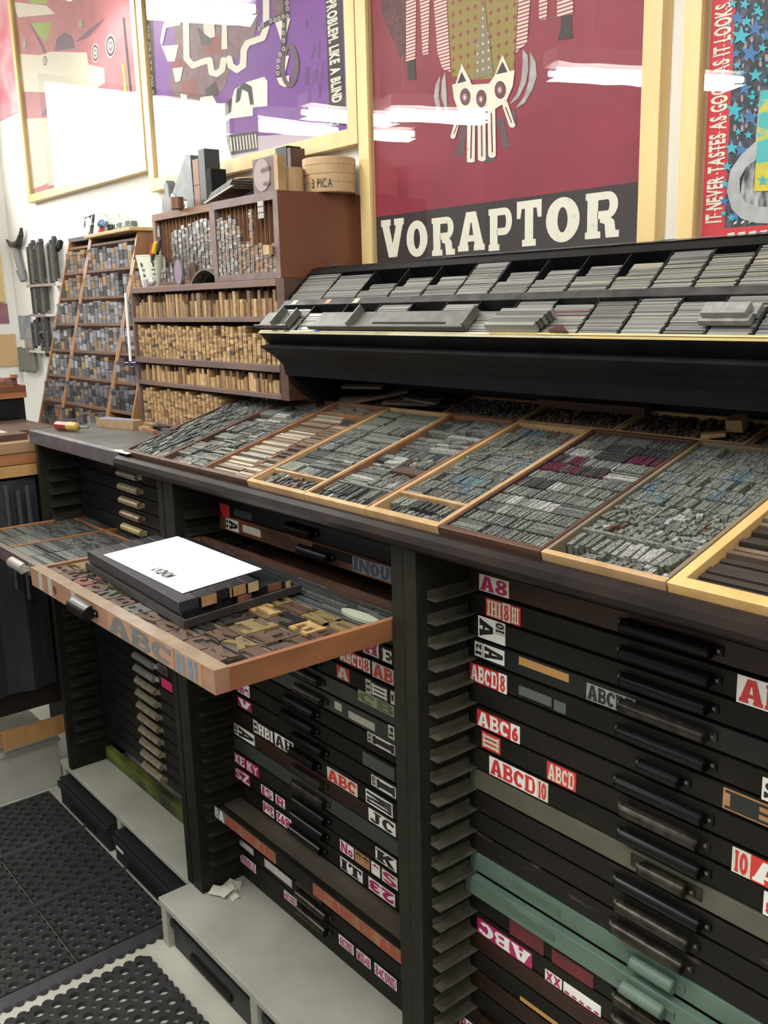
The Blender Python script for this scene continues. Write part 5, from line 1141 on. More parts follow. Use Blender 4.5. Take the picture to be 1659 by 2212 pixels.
MB().prism([(-2.839,0.430,z2),(-2.834,0.430,z2+.045),(-2.813,0.430,z2+.06),(-2.815,0.430,z2+.09),(-2.798,0.430,z2+.10),(-2.784,0.430,z2+.085),(-2.780,0.430,z2+.05),(-2.766,0.430,z2+.02),(-2.766,0.430,z2)],(0,.03,0)).build('casting',MATS['dull_zinc'],t,bevel=.003)
tag(MB().lathe((-2.657,0.390,z2),[(.020,0),(.020,.033),(.0,.033)],20).build('copper_slug',mat('copper_brown',(.17,.075,.045),.4,.3)),'short copper-brown cylinder on the open slotted box, before the letter A form','slug')
# ---- on the steel worktop
t=thing('screwdriver','stubby red and yellow handled screwdriver on the flat steel worktop','screwdriver',(-2.82,.07,1.2938))
r0=np.array([-2.885,.050,1.3085]); r1=np.array([-2.800,.078,1.3085]); d=(r1-r0)
MB().tube(r0-d*.06,r0,.010,.0145,16).tube(r0,r0+d*.56,.0145,.0142,16).build('grip',mat('red_lacquer',(.20,.012,.014),.25),t,smooth=False)
MB().tube(r0+d*.565,r1,.0144,.013,16).tube(r1,r1+d*.05,.013,.006,16).build('ferrule',mat('yellow_lacquer',(.40,.25,.04),.3),t)
MB().tube(r1+d*.05,r1+d*.55,.0032,n=8).build('blade',m_steel,t)
t=thing('wooden_bar','lilac-grey topped tan bar lying at the back of the flat steel worktop','wood bar',(-2.79,.20,1.2936))
mb=MB().prism([(-2.872,.168,1.2936),(-2.700,.212,1.2936),(-2.712,.252,1.2936),(-2.885,.208,1.2936)],(0,0,.026)); mb.build('bar',mat('split_tan_bar',(.33,.22,.12),.6,rgb2=(.25,.16,.09),scale=60),t)
MB().prism([(-2.872,.168,1.3197),(-2.728,.205,1.3197),(-2.740,.245,1.3197),(-2.885,.208,1.3197)],(0,0,.001)).build('painted_top',mat('lilac_grey_paint',(.20,.19,.24),.5),t)
for i,(x,y,l,r,h,m) in enumerate([(-2.66,.235,.05,.2,.012,m_case_l),(-2.60,.22,.09,-.1,.010,m_case_m),(-2.63,.262,.08,.3,.012,m_blk2),(-2.72,.275,.06,.1,.014,m_case_l),(-2.56,.26,.07,.0,.010,m_steel),(-2.80,.262,.08,.25,.02,m_steel)]):
    c,s=math.cos(r),math.sin(r)
    tag(MB().obox((x,y,1.2936+h/2),(l/2*c,l/2*s,0),(-.008*s,.008*c,0),(0,0,h/2)).build('wooden_offcut',m),['small pale offcut beside the lilac-topped bar','long brown offcut lying near the heaped walnut case','black offcut behind the small pale one','tan offcut behind the lilac-topped bar','grey metal offcut nearest the heaped walnut case','grey metal piece at the foot of the stepped rack'][i],'offcut')
tag(MB().prism([(-2.345,-.010,1.2938),(-2.25,-.0135,1.2938),(-2.256,.006,1.2938),(-2.335,.010,1.2938)],(0,0,.0012)).build('paper_tag',mat('glossy_white_tag',(.72,.72,.78),.3)),'crumpled white tag on the front edge of the steel worktop','paper tag')
for i in range(7):
    a=rng.uniform(-.4,1.2); x=-2.02+.03*rng.random()*2; y=.02+.06*rng.random(); c,s=math.cos(a),math.sin(a)
    tag(MB().obox((x,y,.1395+.002*i+.001),(.018*c,.018*s,0),(-.014*s,.014*c,.004),(0,0,.0007)).build('paper_scrap',m_cream),'crumpled pale scrap on the long grey plinth, in the corner by the cabinet post','paper scrap','scraps on the grey plinth')
# ================================================================ FRAMED PRINTS
m_pane=glass('picture_glass',(.99,.99,.985),1.55,ripple=.010)
YP=.546
def framed(label,x0,x1,z0,z1,w,ground,fm=None):
    fm=fm or m_pine
    t=thing('framed_print',label,'picture',((x0+x1)/2,.545,z0))
    fr=MB().box(x0,x0+w,.528,.559,z0,z1).box(x1-w,x1,.528,.559,z0,z1).box(x0+w,x1-w,.528,.559,z0,z0+w).box(x0+w,x1-w,.528,.559,z1-w,z1)
    fr.build('frame',fm,t,bevel=.0015)
    X(x0+w,x1-w,.537,.5385,z0+w,z1-w).build('glass_pane',m_pane,t)
    return t,X(x0+w,x1-w,YP,.558,z0+w,z1-w).build('print',ground,t)
class Art:
    def __init__(s,pr): s.pr=pr; s.n=0
    def polys(s,name,L,m,layer,px=True):
        y0=YP-.0005*layer; mb=MB()
        for k_,P in enumerate(L):
            y=y0-.00003*(k_%14)
            pts=[at_y(p[0],p[1],y) if px else np.array([p[0],y,p[1]]) for p in P]
            if sum((pts[i][0]*pts[(i+1)%len(pts)][2]-pts[(i+1)%len(pts)][0]*pts[i][2]) for i in range(len(pts)))<0: pts=pts[::-1]
            mb.face(pts)
        return mb.build(name,m,s.pr)
    def word(s,txt,o,u,w,W,H,m,layer,bold=.05,slab=False,gap=.07,name='lettering'):
        y=YP-.0005*layer; mb=MB(); text(mb,txt,(o[0],y,o[1]),u,w,W,H,bold,slab,gap=gap); return mb.build(name,m,s.pr)
def ell(cx,cy,rx,ry,n=22,rot=0):
    c,s=math.cos(rot),math.sin(rot)
    return [(cx+rx*math.cos(a)*c-ry*math.sin(a)*s, cy+rx*math.cos(a)*s+ry*math.sin(a)*c) for a in [2*math.pi*k/n for k in range(n)]]
def bar(p,q,w):
    p,q=np.array(p,float),np.array(q,float); d=q-p; d/=np.linalg.norm(d); n=np.array([-d[1],d[0]])*w/2
    return [tuple(p+n),tuple(q+n),tuple(q-n),tuple(p-n)]
a_crim=mat('poster_crimson',(.235,.015,.038),.6,rgb2=(.20,.013,.033),scale=10); a_black=mat('poster_black',(.022,.016,.020),.6)
a_cream=mat('poster_cream',(.68,.66,.56),.6,rgb2=(.50,.48,.40),scale=70,contrast=(.62,.72)); a_olive=mat('poster_olive_dots',(.24,.18,.035),.6,rgb2=(.22,.02,.035),scale=44,kind='dots',contrast=(.52,.56)); 
MATS['poster_olive_dots'].node_tree.nodes['Mapping'].inputs['Rotation'].default_value=(math.pi/2,0,0)
a_stripe=mat('poster_cream_stripes',(.62,.56,.48),.6,rgb2=(.28,.02,.045),scale=44,kind='wave',contrast=(.62,.66))
a_greyp=mat('poster_pale_grey',(.40,.39,.38),.6,rgb2=(.30,.28,.28),scale=60); a_dkgrey=mat('poster_dark_grey',(.10,.06,.075),.6); a_maroon=mat('poster_maroon',(.12,.03,.045),.6)
# ---- crimson print with the big white word
t,pr=framed('crimson framed print of a three-eyed white creature over the word VORAPTOR',-1.950,-1.076,1.70,3.30,.040,a_crim); A=Art(pr)
q=lambda x,y:(820+x/3.77,y/3.77); Q=lambda L:[q(*p) for p in L]
A.polys('black_band',[[(-1.909,1.742),(-1.117,1.742),(-1.117,1.862),(-1.909,1.862)]],a_black,1,px=False)
let=[('V',-1.893,-1.800,1.762,1.852),('O',-1.797,-1.715,1.758,1.842),('R',-1.706,-1.622,1.757,1.842),('A',-1.618,-1.526,1.762,1.846),('P',-1.521,-1.443,1.758,1.846),('T',-1.437,-1.362,1.762,1.854),('O',-1.356,-1.262,1.764,1.852),('R',-1.254,-1.166,1.766,1.852)]
mb=MB(); nl=0
for ch,xa,xb,za,zb_ in let:
    for P in HEAVY[ch]:
        nl+=1; y=YP-.001-.00004*(nl%12)
        pts=[(xa+.003+(xb-xa-.006)*p[0],y,za+(zb_-za)*p[1]) for p in P]
        ar=sum(pts[i_][0]*pts[(i_+1)%len(pts)][2]-pts[(i_+1)%len(pts)][0]*pts[i_][2] for i_ in range(len(pts)))
        if abs(ar)<1e-9: continue
        mb.face(pts if ar>0 else pts[::-1])
mb.build('lettering',a_cream,pr)
A.polys('dark_wing',[Q([(-40,-420),(215,-420),(215,470),(160,470),(130,360),(70,250),(20,110)])],mat('poster_dark_scales',(.05,.012,.022),.6,rgb2=(.12,.02,.035),scale=90,kind='voronoi'),1)
A.polys('olive_body',[Q([(520,-420),(1150,-420),(1095,560),(1090,600),(920,640),(760,650),(590,620)])],a_olive,1)
A.polys('striped_arm',[Q([(215,-420),(305,-420),(290,490),(215,498)]),Q([(305,-420),(415,-420),(398,440),(350,448)]),Q([(410,-420),(520,-420),(578,585),(510,560),(470,420)]),Q([(1150,-420),(1255,-420),(1200,350),(1110,430)]),Q([(1300,-420),(1390,-420),(1360,155),(1298,165)]),Q([(1445,-420),(1580,-420),(1575,115),(1445,135)])],a_stripe,2)
A.polys('black_foot',[Q([(225,495),(288,485),(290,560),(298,645),(225,655)]),Q([(1480,130),(1562,120),(1560,200),(1575,310),(1450,325),(1475,220)])],a_black,2)
A.polys('shadow_leg',[Q(bar((690,1000),(650,1270),55)),Q(bar((975,960),(1030,1200),60)),Q(bar((1080,900),(1090,1040),50)),Q(bar((860,1200),(900,1320),90))],a_dkgrey,1)
A.polys('white_horn',[Q([(850,-10),(912,480),(928,605),(765,645),(800,330)])],mat('poster_cream_dots',(.60,.58,.46),.6,rgb2=(.20,.17,.10),scale=60,kind='dots',contrast=(.14,.17)),3)
MATS['poster_cream_dots'].node_tree.nodes['Mapping'].inputs['Rotation'].default_value=(math.pi/2,0,0)
A.polys('crescent',[Q([(1165,400),(1205,450),(1212,560),(1190,680),(1130,800),(1055,855),(1120,760),(1155,640),(1165,520)]),Q([(1225,420),(1270,500),(1280,620),(1240,740),(1180,840),(1105,885),(1180,780),(1215,660),(1225,540)]),Q([(535,580),(505,660),(500,780),(530,880),(585,1000),(550,900),(545,760)]),Q([(495,610),(455,690),(442,790),(465,900),(520,985),(575,1005),(505,910),(480,790)])],a_greyp,2)
A.polys('white_leg',[Q(bar((745,930),(743,1320),64)),Q(ell(743,1300,32,24)),Q(bar((830,900),(833,1300),64)),Q(ell(833,1290,32,24)),Q(bar((910,880),(916,1270),62)),Q(ell(916,1262,31,24)),Q(bar((1015,830),(1078,1020),48)),Q(ell(1080,1018,25,22)),Q(bar((650,930),(598,1110),40)),Q(ell(597,1112,20,18))],a_cream,3)
A.polys('leg_line',[Q(bar((750,990),(742,1290),11)),Q(bar((828,930),(833,1275),11)),Q(bar((908,920),(918,1240),11)),Q(bar((1025,870),(1075,1000),9)),Q(bar((645,985),(604,1090),7))],a_maroon,4)
A.polys('creature_head',[Q([(590,690),(620,680),(668,520),(735,650),(750,690),(890,680),(935,620),(1000,445),(1060,580),(1100,570),(1085,700),(1030,830),(930,895),(830,915),(720,915),(640,900),(605,800)])],a_cream,4)
A.polys('ear',[Q([(668,585),(705,660),(632,680)]),Q([(1000,500),(1040,585),(950,605)])],a_black,5)
A.polys('eye',[Q(ell(697,788,42,70)),Q(ell(828,802,42,72)),Q(ell(982,732,46,73))],a_maroon,5)
A.polys('eye_ring',[Q(ell(693,792,20,32)),Q(ell(824,808,18,30)),Q(ell(978,732,20,32))],mat('poster_rose',(.35,.16,.2),.6),6)
A.polys('pupil',[Q(ell(693,793,9,15)),Q(ell(824,808,8,14)),Q(ell(978,732,9,15))],a_cream,7)
# ---- purple print
a_purp=mat('poster_purple',(.17,.04,.28),.6,rgb2=(.15,.035,.25),scale=12); a_brn=mat('poster_brown_wash',(.14,.055,.075),.6,rgb2=(.20,.12,.14),scale=40); a_red2=mat('poster_brick',(.28,.03,.03),.6,rgb2=(.17,.05,.06),scale=90)
t,pr=framed('purple framed print of white looping shapes, bordered PROBLEM. LIKE A BLIND',-3.112,-1.954,2.040,3.30,.040,mat('poster_pale_mount',(.5,.42,.5),.6)); A=Art(pr)
k=3.318; q=lambda x,y:(290+x/k,y/k); Q=lambda L:[q(*p) for p in L]
A.polys('purple_ground',[Q([(60,-520),(1500,-520),(1550,930),(880,975),(130,900)])],a_purp,1)
A.polys('black_border',[Q([(1350,-520),(1470,-520),(1515,900),(1400,890)]),Q([(60,-520),(100,-520),(165,830),(120,840)])],a_black,2)
A.polys('brown_patch',[Q([(240,60),(900,60),(860,260),(700,450),(640,640),(480,740),(300,780),(250,600),(300,300)]),Q([(960,-520),(1120,-520),(1080,170),(1000,150)])],a_brn,2)
A.polys('brick_patch',[Q([(480,290),(620,240),(640,380),(500,400)]),Q([(340,580),(440,570),(440,680),(350,700)]),Q([(260,430),(400,400),(410,470),(270,490)])],a_red2,3)
def fat(pts,w): return [Q(bar(a,b_,w)) for a,b_ in zip(pts[:-1],pts[1:])]+[Q(ell(p[0],p[1],w/2,w/2,14)) for p in pts]
A.polys('white_loop',fat([(945,-520),(945,200),(920,270),(810,310),(785,360),(780,470),(735,500),(690,470),(680,420)],46)+fat([(370,110),(375,420),(420,470),(500,440),(540,430),(555,520),(590,530),(630,500),(640,430)],44)+[Q([(250,60),(320,70),(330,180),(230,200),(200,330),(185,300),(200,200)]),Q([(490,120),(570,110),(580,260),(540,275),(500,240)]),Q([(630,60),(660,60),(668,350),(625,355)]),Q([(195,330),(320,320),(290,440),(240,440)]),Q([(275,490),(350,480),(330,580),(295,590)]),Q([(1010,160),(1120,130),(1080,280),(1050,290)]),Q([(1060,400),(1110,400),(1085,510),(1040,500)]),Q([(1020,560),(1110,540),(1110,610),(1080,625),(1040,605)]),Q([(330,670),(380,680),(370,770),(340,770)])],a_cream,4)
A.polys('white_cloud',[Q([(470,700),(560,680),(590,740),(690,740),(720,640),(800,590),(930,550),(955,580),(955,760),(850,770),(850,830),(690,850),(640,890),(520,880),(480,860)])],mat('poster_white',(.72,.71,.66),.6),3)
A.polys('black_shape',[Q([(725,740),(735,640),(790,590),(840,620),(855,750),(830,750),(815,660),(770,640),(755,720)]),Q([(565,770),(600,800),(700,700),(690,800),(620,865),(575,850)])]+fat([(1090,-520),(1080,100),(1065,380),(1030,540)],34)+fat([(890,205),(1000,140),(1090,105)],34)+[Q([(450,200),(500,240),(540,270),(560,320),(480,320)]),Q([(510,640),(580,580),(600,680),(510,690)])],a_black,5)
def ring(cx,cy,rx,ry,w,n=24): return [Q([(cx+rx*math.cos(a),cy+ry*math.sin(a)),(cx+rx*math.cos(b_),cy+ry*math.sin(b_)),(cx+(rx-w)*math.cos(b_),cy+(ry-w)*math.sin(b_)),(cx+(rx-w)*math.cos(a),cy+(ry-w)*math.sin(a))]) for a,b_ in [(2*math.pi*k_/n,2*math.pi*(k_+1)/n) for k_ in range(n)]]
A.polys('dark_ring',ring(1112,470,68,155,36),a_dkgrey,5)
A.polys('white_bead',[r for (x,y) in [(895,205),(918,182),(978,150),(1008,142),(1036,132),(1066,118),(1098,118),(1068,182),(1068,235),(1070,290),(1070,350),(1045,390),(1034,435),(1030,480),(1030,525),(1095,20),(1100,60)] for r in ring(x,y,11,16,5,12)],a_cream,6)
A.polys('shadow_letter',[Q(bar((1240,140),(1235,200),22)),Q(bar((1300,330),(1270,420),16)),Q(bar((1330,300),(1320,420),14)),Q(bar((1240,480),(1235,610),26)),Q(bar((1300,500),(1295,590),22)),Q(bar((1350,440),(1345,580),16)),Q(bar((1250,650),(1250,740),20)),Q(bar((1330,600),(1330,700),18))],mat('poster_deep_purple',(.09,.03,.14),.6),2)
def pv(x,y): p=at_y(*q(x,y),YP-.002); return p
p0=pv(1370,15); p1=pv(1412,745); L=np.linalg.norm(p1-p0); u=(p1-p0)/L; wv=np.cross(u,(0,1,0)); wv=-wv/np.linalg.norm(wv)
wv=np.array([1,0,0.]) if wv[0]>0 else np.array([1,0,0.])
A.word('PROBLEM. LIKE A BLIND',(p0[0]+.003,p0[2]),(u[0],0,u[2]),(1,0,.0),L,.046,a_cream,4)
p0=pv(72,60); p1=pv(130,830); L=np.linalg.norm(p1-p0); u=(p1-p0)/L
A.word('ALL THE CRAZY ON YOU IS',(p0[0]+.002,p0[2]),(u[0],0,u[2]),(1,0,0),L,.022,a_cream,4)
def star(cx,cy,r,rot=0,ri=.42,sq=1.0): return [(cx+sq*(r if k_%2==0 else r*ri)*math.sin(rot+k_*math.pi/5),cy-(r if k_%2==0 else r*ri)*math.cos(rot+k_*math.pi/5)) for k_ in range(10)]
A.polys('white_star',[Q(star(1440,850,52,.1))],a_cream,4)
A.polys('black_panel',[Q([(655,970),(880,940),(885,1075),(690,1110)])],a_black,3)
A.polys('condensed_stroke',[Q(bar((690+22*i,985-3*i),(700+22*i,1085-3*i),9)) for i in range(9)]+[Q(bar((1080+18*i,880),(1084+18*i,950),8)) for i in range(16)],a_cream,4)
# ---- pink print at the far end
t,pr=framed('washed-out pink framed print of ringed circles, the one by the corner',-4.290,-3.124,2.112,3.30,.032,mat('poster_rose_wash',(.42,.13,.15),.6,rgb2=(.36,.10,.12),scale=14)); A=Art(pr)
k=5.027; q=lambda x,y:(x/k,y/k); Q=lambda L:[q(*p) for p in L]
A.polys('pale_field',[Q([(150,580),(430,600),(560,560),(940,570),(960,700),(1130,740),(1140,900),(1000,980),(640,1010),(180,990)]),Q([(235,1290),(1370,1250),(1500,1830),(310,2060)]),Q([(120,20),(500,60),(600,150),(200,190)])],mat('poster_cream_field',(.60,.56,.44),.6),1)
A.polys('green_patch',[Q([(330,250),(560,240),(520,430),(490,445),(430,400)]),Q([(1320,700),(1350,700),(1415,1320),(1385,1320)]),Q([(280,-20),(520,-20),(510,40),(350,45)])],mat('poster_lime',(.26,.36,.06),.6),2)
A.polys('plum_shape',[Q([(590,560),(620,410),(700,350),(780,390),(815,520)]),Q([(310,240),(370,310),(500,560),(480,590),(400,410)]),Q([(820,460),(960,320),(1160,180),(1080,270),(960,400)]),Q([(640,1050),(700,1250),(840,1240),(880,1100),(860,1020),(760,1130)]),Q([(440,1265),(510,1160),(640,1100),(560,1220)]),Q([(890,1040),(1055,1250),(1020,1245)])],mat('poster_plum',(.10,.05,.10),.6),2)
for (x,y,rx,ry) in ((1200,500,55,130),(1035,575,40,105),(1255,1160,55,125),(1085,1085,38,100),(875,265,28,55),(485,660,24,60),(265,480,24,65)):
    A.polys('ringed_circle',[Q(ell(x,y,rx,ry))],a_cream,3); A.polys('ringed_circle',[Q(ell(x,y,rx*.86,ry*.86))],a_black,4); A.polys('ringed_circle',[Q(ell(x,y,rx*.62,ry*.62))],a_cream,5); A.polys('ringed_circle',[Q(ell(x,y,rx*.4,ry*.4))],a_dkgrey,6); A.polys('ringed_circle',[Q(ell(x,y,rx*.22,ry*.22))],a_cream,7)
A.polys('red_mark',[Q([(390,2040),(530,1985),(525,2010),(430,2060)]),Q([(580,1980),(630,1960),(625,2010),(590,2020)]),Q([(710,1960),(780,1930),(720,1990)]),Q([(810,1940),(930,1940),(830,1960)]),Q([(960,1880),(1040,1870),(1000,1910)]),Q([(1060,1850),(1155,1830),(1150,1890),(1090,1870),(1070,1890)])],m_redink,3)
A.polys('border_strip',[Q([(1330,190),(1350,190),(1465,1350),(1440,1350)]),Q([(110,100),(150,110),(265,1260),(230,1290)])],a_black,2)
tag(MB().box(-4.655,-4.33,.555,.5595,2.50,2.96).build('pinned_print',mat('pink_unframed_print',(.55,.16,.20),.6,rgb2=(.62,.36,.38),scale=9),None),'pink unframed print pinned on the wall by the corner, past the washed-out pink one','print')
# ---- red, black and blue print with stars
t,pr=framed('framed print bordered IT NEVER TASTES AS GOOD AS IT LOOKS with blue stars',-1.032,-.12,1.70,3.30,.034,mat('poster_tan_margin',(.30,.20,.12),.6)); A=Art(pr)
k=4.2540; q=lambda x,y:(1470+x/k,y/k); Q=lambda L:[q(*p) for p in L]
xa=at_y(1505,505,YP)[0]; xb=at_y(1548,480,YP)[0]
a_redp=mat('poster_bright_red',(.52,.02,.035),.6)
A.polys('red_border',[[(-.990,1.742),(-.946,1.742),(-.946,3.26),(-.990,3.26)],[(-.946,1.742),(-.16,1.742),(-.16,1.765),(-.946,1.765)]],a_redp,1,px=False)
A.polys('black_ground',[[(-.946,1.765),(-.16,1.765),(-.16,3.26),(-.946,3.26)]],mat('poster_star_ground',(.020,.030,.040),.6,rgb2=(.10,.10,.16),scale=70,contrast=(.5,.7)),1,px=False)
A.word('IT NEVER TASTES AS GOOD AS IT LOOKS.',(-.951,1.776),(0,0,1),(-1,0,0),.357,.034,a_cream,3,bold=.035)
a_teal=mat('poster_teal',(.04,.38,.48),.6); a_blu=mat('poster_blue',(.045,.15,.36),.6); a_mauve=mat('poster_mauve',(.36,.24,.30),.6)
prng=random.Random(5)
A.polys('teal_star',[Q(star(*s_)) for s_ in [(555,330,95,.1),(495,1010,90,.1),(690,690,70,0),(470,1360,70,0),(715,100,55,.2),(610,195,55,0),(590,40,55,.3),(430,1530,50,0),(410,1690,45,0),(530,1210,40,0),(660,890,40,0),(755,440,50,.2),(480,30,45,0),(465,2000,40,0),(395,1960,35,0),(520,600,40,0),(625,1240,45,0)]]+[Q(star(prng.uniform(440,800),prng.uniform(-20,1150),prng.uniform(16,30),prng.random())) for _ in range(30)],a_teal,4)
A.polys('blue_star',[Q(star(*s_)) for s_ in [(520,165,75,.1),(690,260,85,.1),(640,490,100,.2),(790,330,70,0),(590,810,75,.1),(640,1080,85,0),(560,1380,75,.1),(510,490,50,0),(545,690,50,.2),(400,1850,50,.1),(500,1990,60,0)]],a_blu,3)
A.polys('mauve_fleck',[Q(ell(prng.uniform(440,800),prng.uniform(0,1400),prng.uniform(6,16),prng.uniform(14,40),8)) for _ in range(40)],a_mauve,2)
A.polys('white_dot',[Q(ell(425-.055*y,y,7,13,8,.4)) for y in range(40,2000,42)],a_cream,3)
A.polys('white_dot',[[(-.925+.014*i-.003,1.7695),(-.925+.014*i+.003,1.772),(-.925+.014*i+.004,1.776),(-.925+.014*i-.002,1.7735)] for i in range(50)],a_cream,3,px=False)
A.polys('small_print',[[(-.938+.02*i,1.748),(-.938+.02*i+.013,1.749),(-.938+.02*i+.013,1.757),(-.938+.02*i,1.756)] for i in range(30)],a_cream,3,px=False)
a_silver=mat('poster_silver',(.42,.43,.44),.5,rgb2=(.34,.35,.36),scale=40)
A.polys('silver_ring',[Q([(730,830),(690,1300),(560,1420),(460,1560),(425,1760),(470,1920),(560,2010),(700,2050),(1100,2060),(1100,1900),(720,1900),(600,1860),(545,1770),(545,1640),(600,1540),(690,1470),(720,1250)])],a_silver,5)
A.polys('ray_fringe',[Q([(545,1780),(600,1530),(690,1470),(690,1760),(1100,1760),(1100,1900),(640,1900)])],mat('poster_fringe',(.03,.03,.03),.6,rgb2=(.45,.46,.46),scale=120,stretch=(1,1,.25)),4)
A.polys('yellow_panel',[Q([(735,830),(1100,810),(1100,1740),(675,1760)])],mat('poster_teal_yellow',(.06,.40,.40),.6,rgb2=(.50,.46,.06),scale=50,stretch=(.3,1,1),contrast=(.48,.52)),6)
A.polys('yellow_block',[Q([(690,1570),(1100,1560),(1100,1740),(675,1760)])],mat('poster_yellow',(.58,.47,.03),.6),7)
A.polys('teal_star',[Q(star(755,1660,58,0))],a_teal,8)

# ================================================================ TOOLS AND PAPERS ON THE WALLS
m_iron=mat('dark_iron',(.035,.035,.033),.45,.4,rgb2=(.06,.06,.055),scale=50)
t=thing('pick_hammer','dark pick hammer with a curved head and grey handle hung on the white wall','hammer',(-4.53,.54,1.79))
pts=[(-4.65,.54,1.982),(-4.60,.54,1.957),(-4.545,.54,1.950),(-4.49,.54,1.958),(-4.45,.54,1.990),(-4.435,.54,2.02)]; R_=[.004,.012,.018,.016,.012,.006]
mb=MB()
for i in range(5): mb.tube(pts[i],pts[i+1],R_[i],R_[i+1],10)
mb.build('head',m_iron,t); MB().tube((-4.54,.54,1.945),(-4.50,.54,1.835),.016,.015,12).tube((-4.50,.54,1.835),(-4.482,.54,1.79),.022,.014,12).build('handle',mat('pale_grey_handle',(.20,.18,.20),.5),t)
def rods(x0,x1,z0,z1,n,desc,grp,rr=.014):
    for i in range(n):
        x=x0+(i+.5)*(x1-x0)/n; dz=.012*((i*7)%3-1)
        t=thing('hanging_rod','slim dark rod in the '+desc,'rod',(x,.535,z0+dz),grp)
        MB().tube((x,.535,z0+dz),(x,.535,z1+dz),rr*.8,rr*.8,10).build('shaft',m_steel if i%3==1 else m_iron,t)
        MB().tube((x,.535,z1+dz+.0002),(x,.535,z1+dz+.016),rr,rr*.7,10).build('knob',m_iron,t)
rods(-4.372,-4.185,1.775,1.93,6,'upper row of the holder beside the pick hammer','rods in the upper holder')
rods(-4.372,-4.185,1.645,1.755,6,'lower row of the holder beside the pick hammer','rods in the lower holder')
rods(-4.125,-4.03,1.775,1.93,3,'short wall holder next to the stepped racks','rods in the short holder')
rods(-4.42,-4.20,1.50,1.60,6,'cluttered holder low on the wall above the trays','rods in the low holder')
tag(X(-4.38,-4.18,.515,.559,1.758,1.770).build('holder_rail',m_chrome),'bright metal rail between the two rows of hanging rods','rail')
tag(X(-4.38,-4.17,.515,.559,1.630,1.641).build('holder_rail',m_chrome),'bright metal rail under the lower row of hanging rods','rail')
tag(X(-4.13,-4.02,.515,.559,1.757,1.769).build('holder_rail',m_chrome),'bright metal rail under the short row of hanging rods','rail')
tag(X(-4.43,-4.19,.515,.559,1.470,1.480).build('holder_rail',m_chrome),'bright metal rail low on the wall above the trays','rail')
def chunk(label,c,n,r,m,seed):
    rg=random.Random(seed); mb=MB(); p=np.array(c,float)
    for i in range(n):
        q_=np.array(c)+np.array([rg.uniform(-1,1)*r,rg.uniform(-.2,.2)*r,rg.uniform(-1,1)*r*1.1]); mb.tube(p,q_,.010,.010,8); p=q_
    tag(mb.build('chain_bundle',m),label,'chain')
chunk('dark chain bundle hanging over the low wall holder',(-4.24,.525,1.515),16,.055,m_iron,3)
chunk('small black hook bundle hung beside the snapshot-topped rack',(-3.985,.53,1.915),8,.025,m_blk2,4)
for i in range(6):
    x=-4.60+i*.037
    tag(MB().tube((x,.53,1.375+.01*(i%2)),(x,.53,1.49-.006*(i%3)),.014,.012,8).build('hanging_bar',mat('greenish_grey_bar',(.16,.16,.135),.5,.2)),'greenish grey bar hanging in the lowest bundle near the corner','bar','lowest hanging bars')
tag(X(-4.655,-4.49,.556,.5595,1.525,1.635).build('pinned_picture',mat('blue_snapshot',(.10,.18,.27),.5,rgb2=(.35,.33,.30),scale=16)),'small blue snapshot pinned to the back wall by the corner','picture')
tag(X(-4.60,-4.48,.5555,.5595,1.44,1.522).build('pinned_picture',mat('brown_snapshot',(.25,.19,.16),.5,rgb2=(.40,.36,.32),scale=20)),'brownish snapshot pinned just below the blue one','picture')
tag(X(XL+.0005,XL+.004,.28,.52,1.60,1.692).build('pinned_picture',mat('purple_red_snapshot',(.22,.10,.18),.5,rgb2=(.36,.16,.14),scale=12)),'purple and red picture on the side wall below the yellow frame','picture')
tag(X(XL+.0005,XL+.010,.44,.54,1.40,1.55).build('paper_bag',mat('tan_paper_bag',(.55,.38,.20),.7)),'tan paper bag hung on the side wall in the corner','bag')
t=thing('framed_print','yellow wooden framed print on the side wall at the corner','picture',(XL+.015,.2,1.70))
MB().box(XL+.0005,XL+.03,.465,.505,1.70,2.18).box(XL+.0005,XL+.03,-.25,-.21,1.70,2.18).box(XL+.0005,XL+.03,-.21,.465,1.70,1.74).box(XL+.0005,XL+.03,-.21,.465,2.14,2.18).build('frame',m_pine,t)
X(XL+.001,XL+.01,-.21,.465,1.74,2.14).build('print',mat('pale_side_print',(.6,.5,.45),.6,rgb2=(.5,.3,.25),scale=5),t)
X(XL+.018,XL+.0195,-.21,.465,1.74,2.14).build('glass_pane',m_pane,t)

# ================================================================ TABLE ALONG THE SIDE, WITH TRAYS
tx=-3.035
t=thing('tray_table','wooden table with two shallow brown drawers, beside the brass-pull cabinet','table',(-3.5,-.5,0))
X(-4.0,tx,-1.3,.185,1.215,1.250).build('table_top',mat('tan_table_edge',(.30,.185,.10),.5,rgb2=(.24,.14,.075),scale=20,stretch=(1,.2,1)),t,bevel=.002)
for z0,z1,m in ((1.178,1.214,m_orange),(1.139,1.176,m_pine2)): X(-3.95,tx-.003,-1.25,.17,z0,z1).build('drawer',m,t,bevel=.002)
for x in (-3.15,-3.56):
    for y in (-1.2,-.23): X(x,x+.045,y,y+.05,.1965 ,1.138).build('leg',m_pine2 if x>-3.5 else m_case_m,t)
X(-3.085,-3.050,-1.15,-.23,.30,.36).build('rail',m_pine2,t); X(-3.075,-3.045,-.18,.10,.235,.29).build('rail',m_pine2,t)
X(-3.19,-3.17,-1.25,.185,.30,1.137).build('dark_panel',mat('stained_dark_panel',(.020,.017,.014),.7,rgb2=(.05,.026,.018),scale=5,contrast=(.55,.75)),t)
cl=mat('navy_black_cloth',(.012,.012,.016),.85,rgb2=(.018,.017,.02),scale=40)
mb=MB()
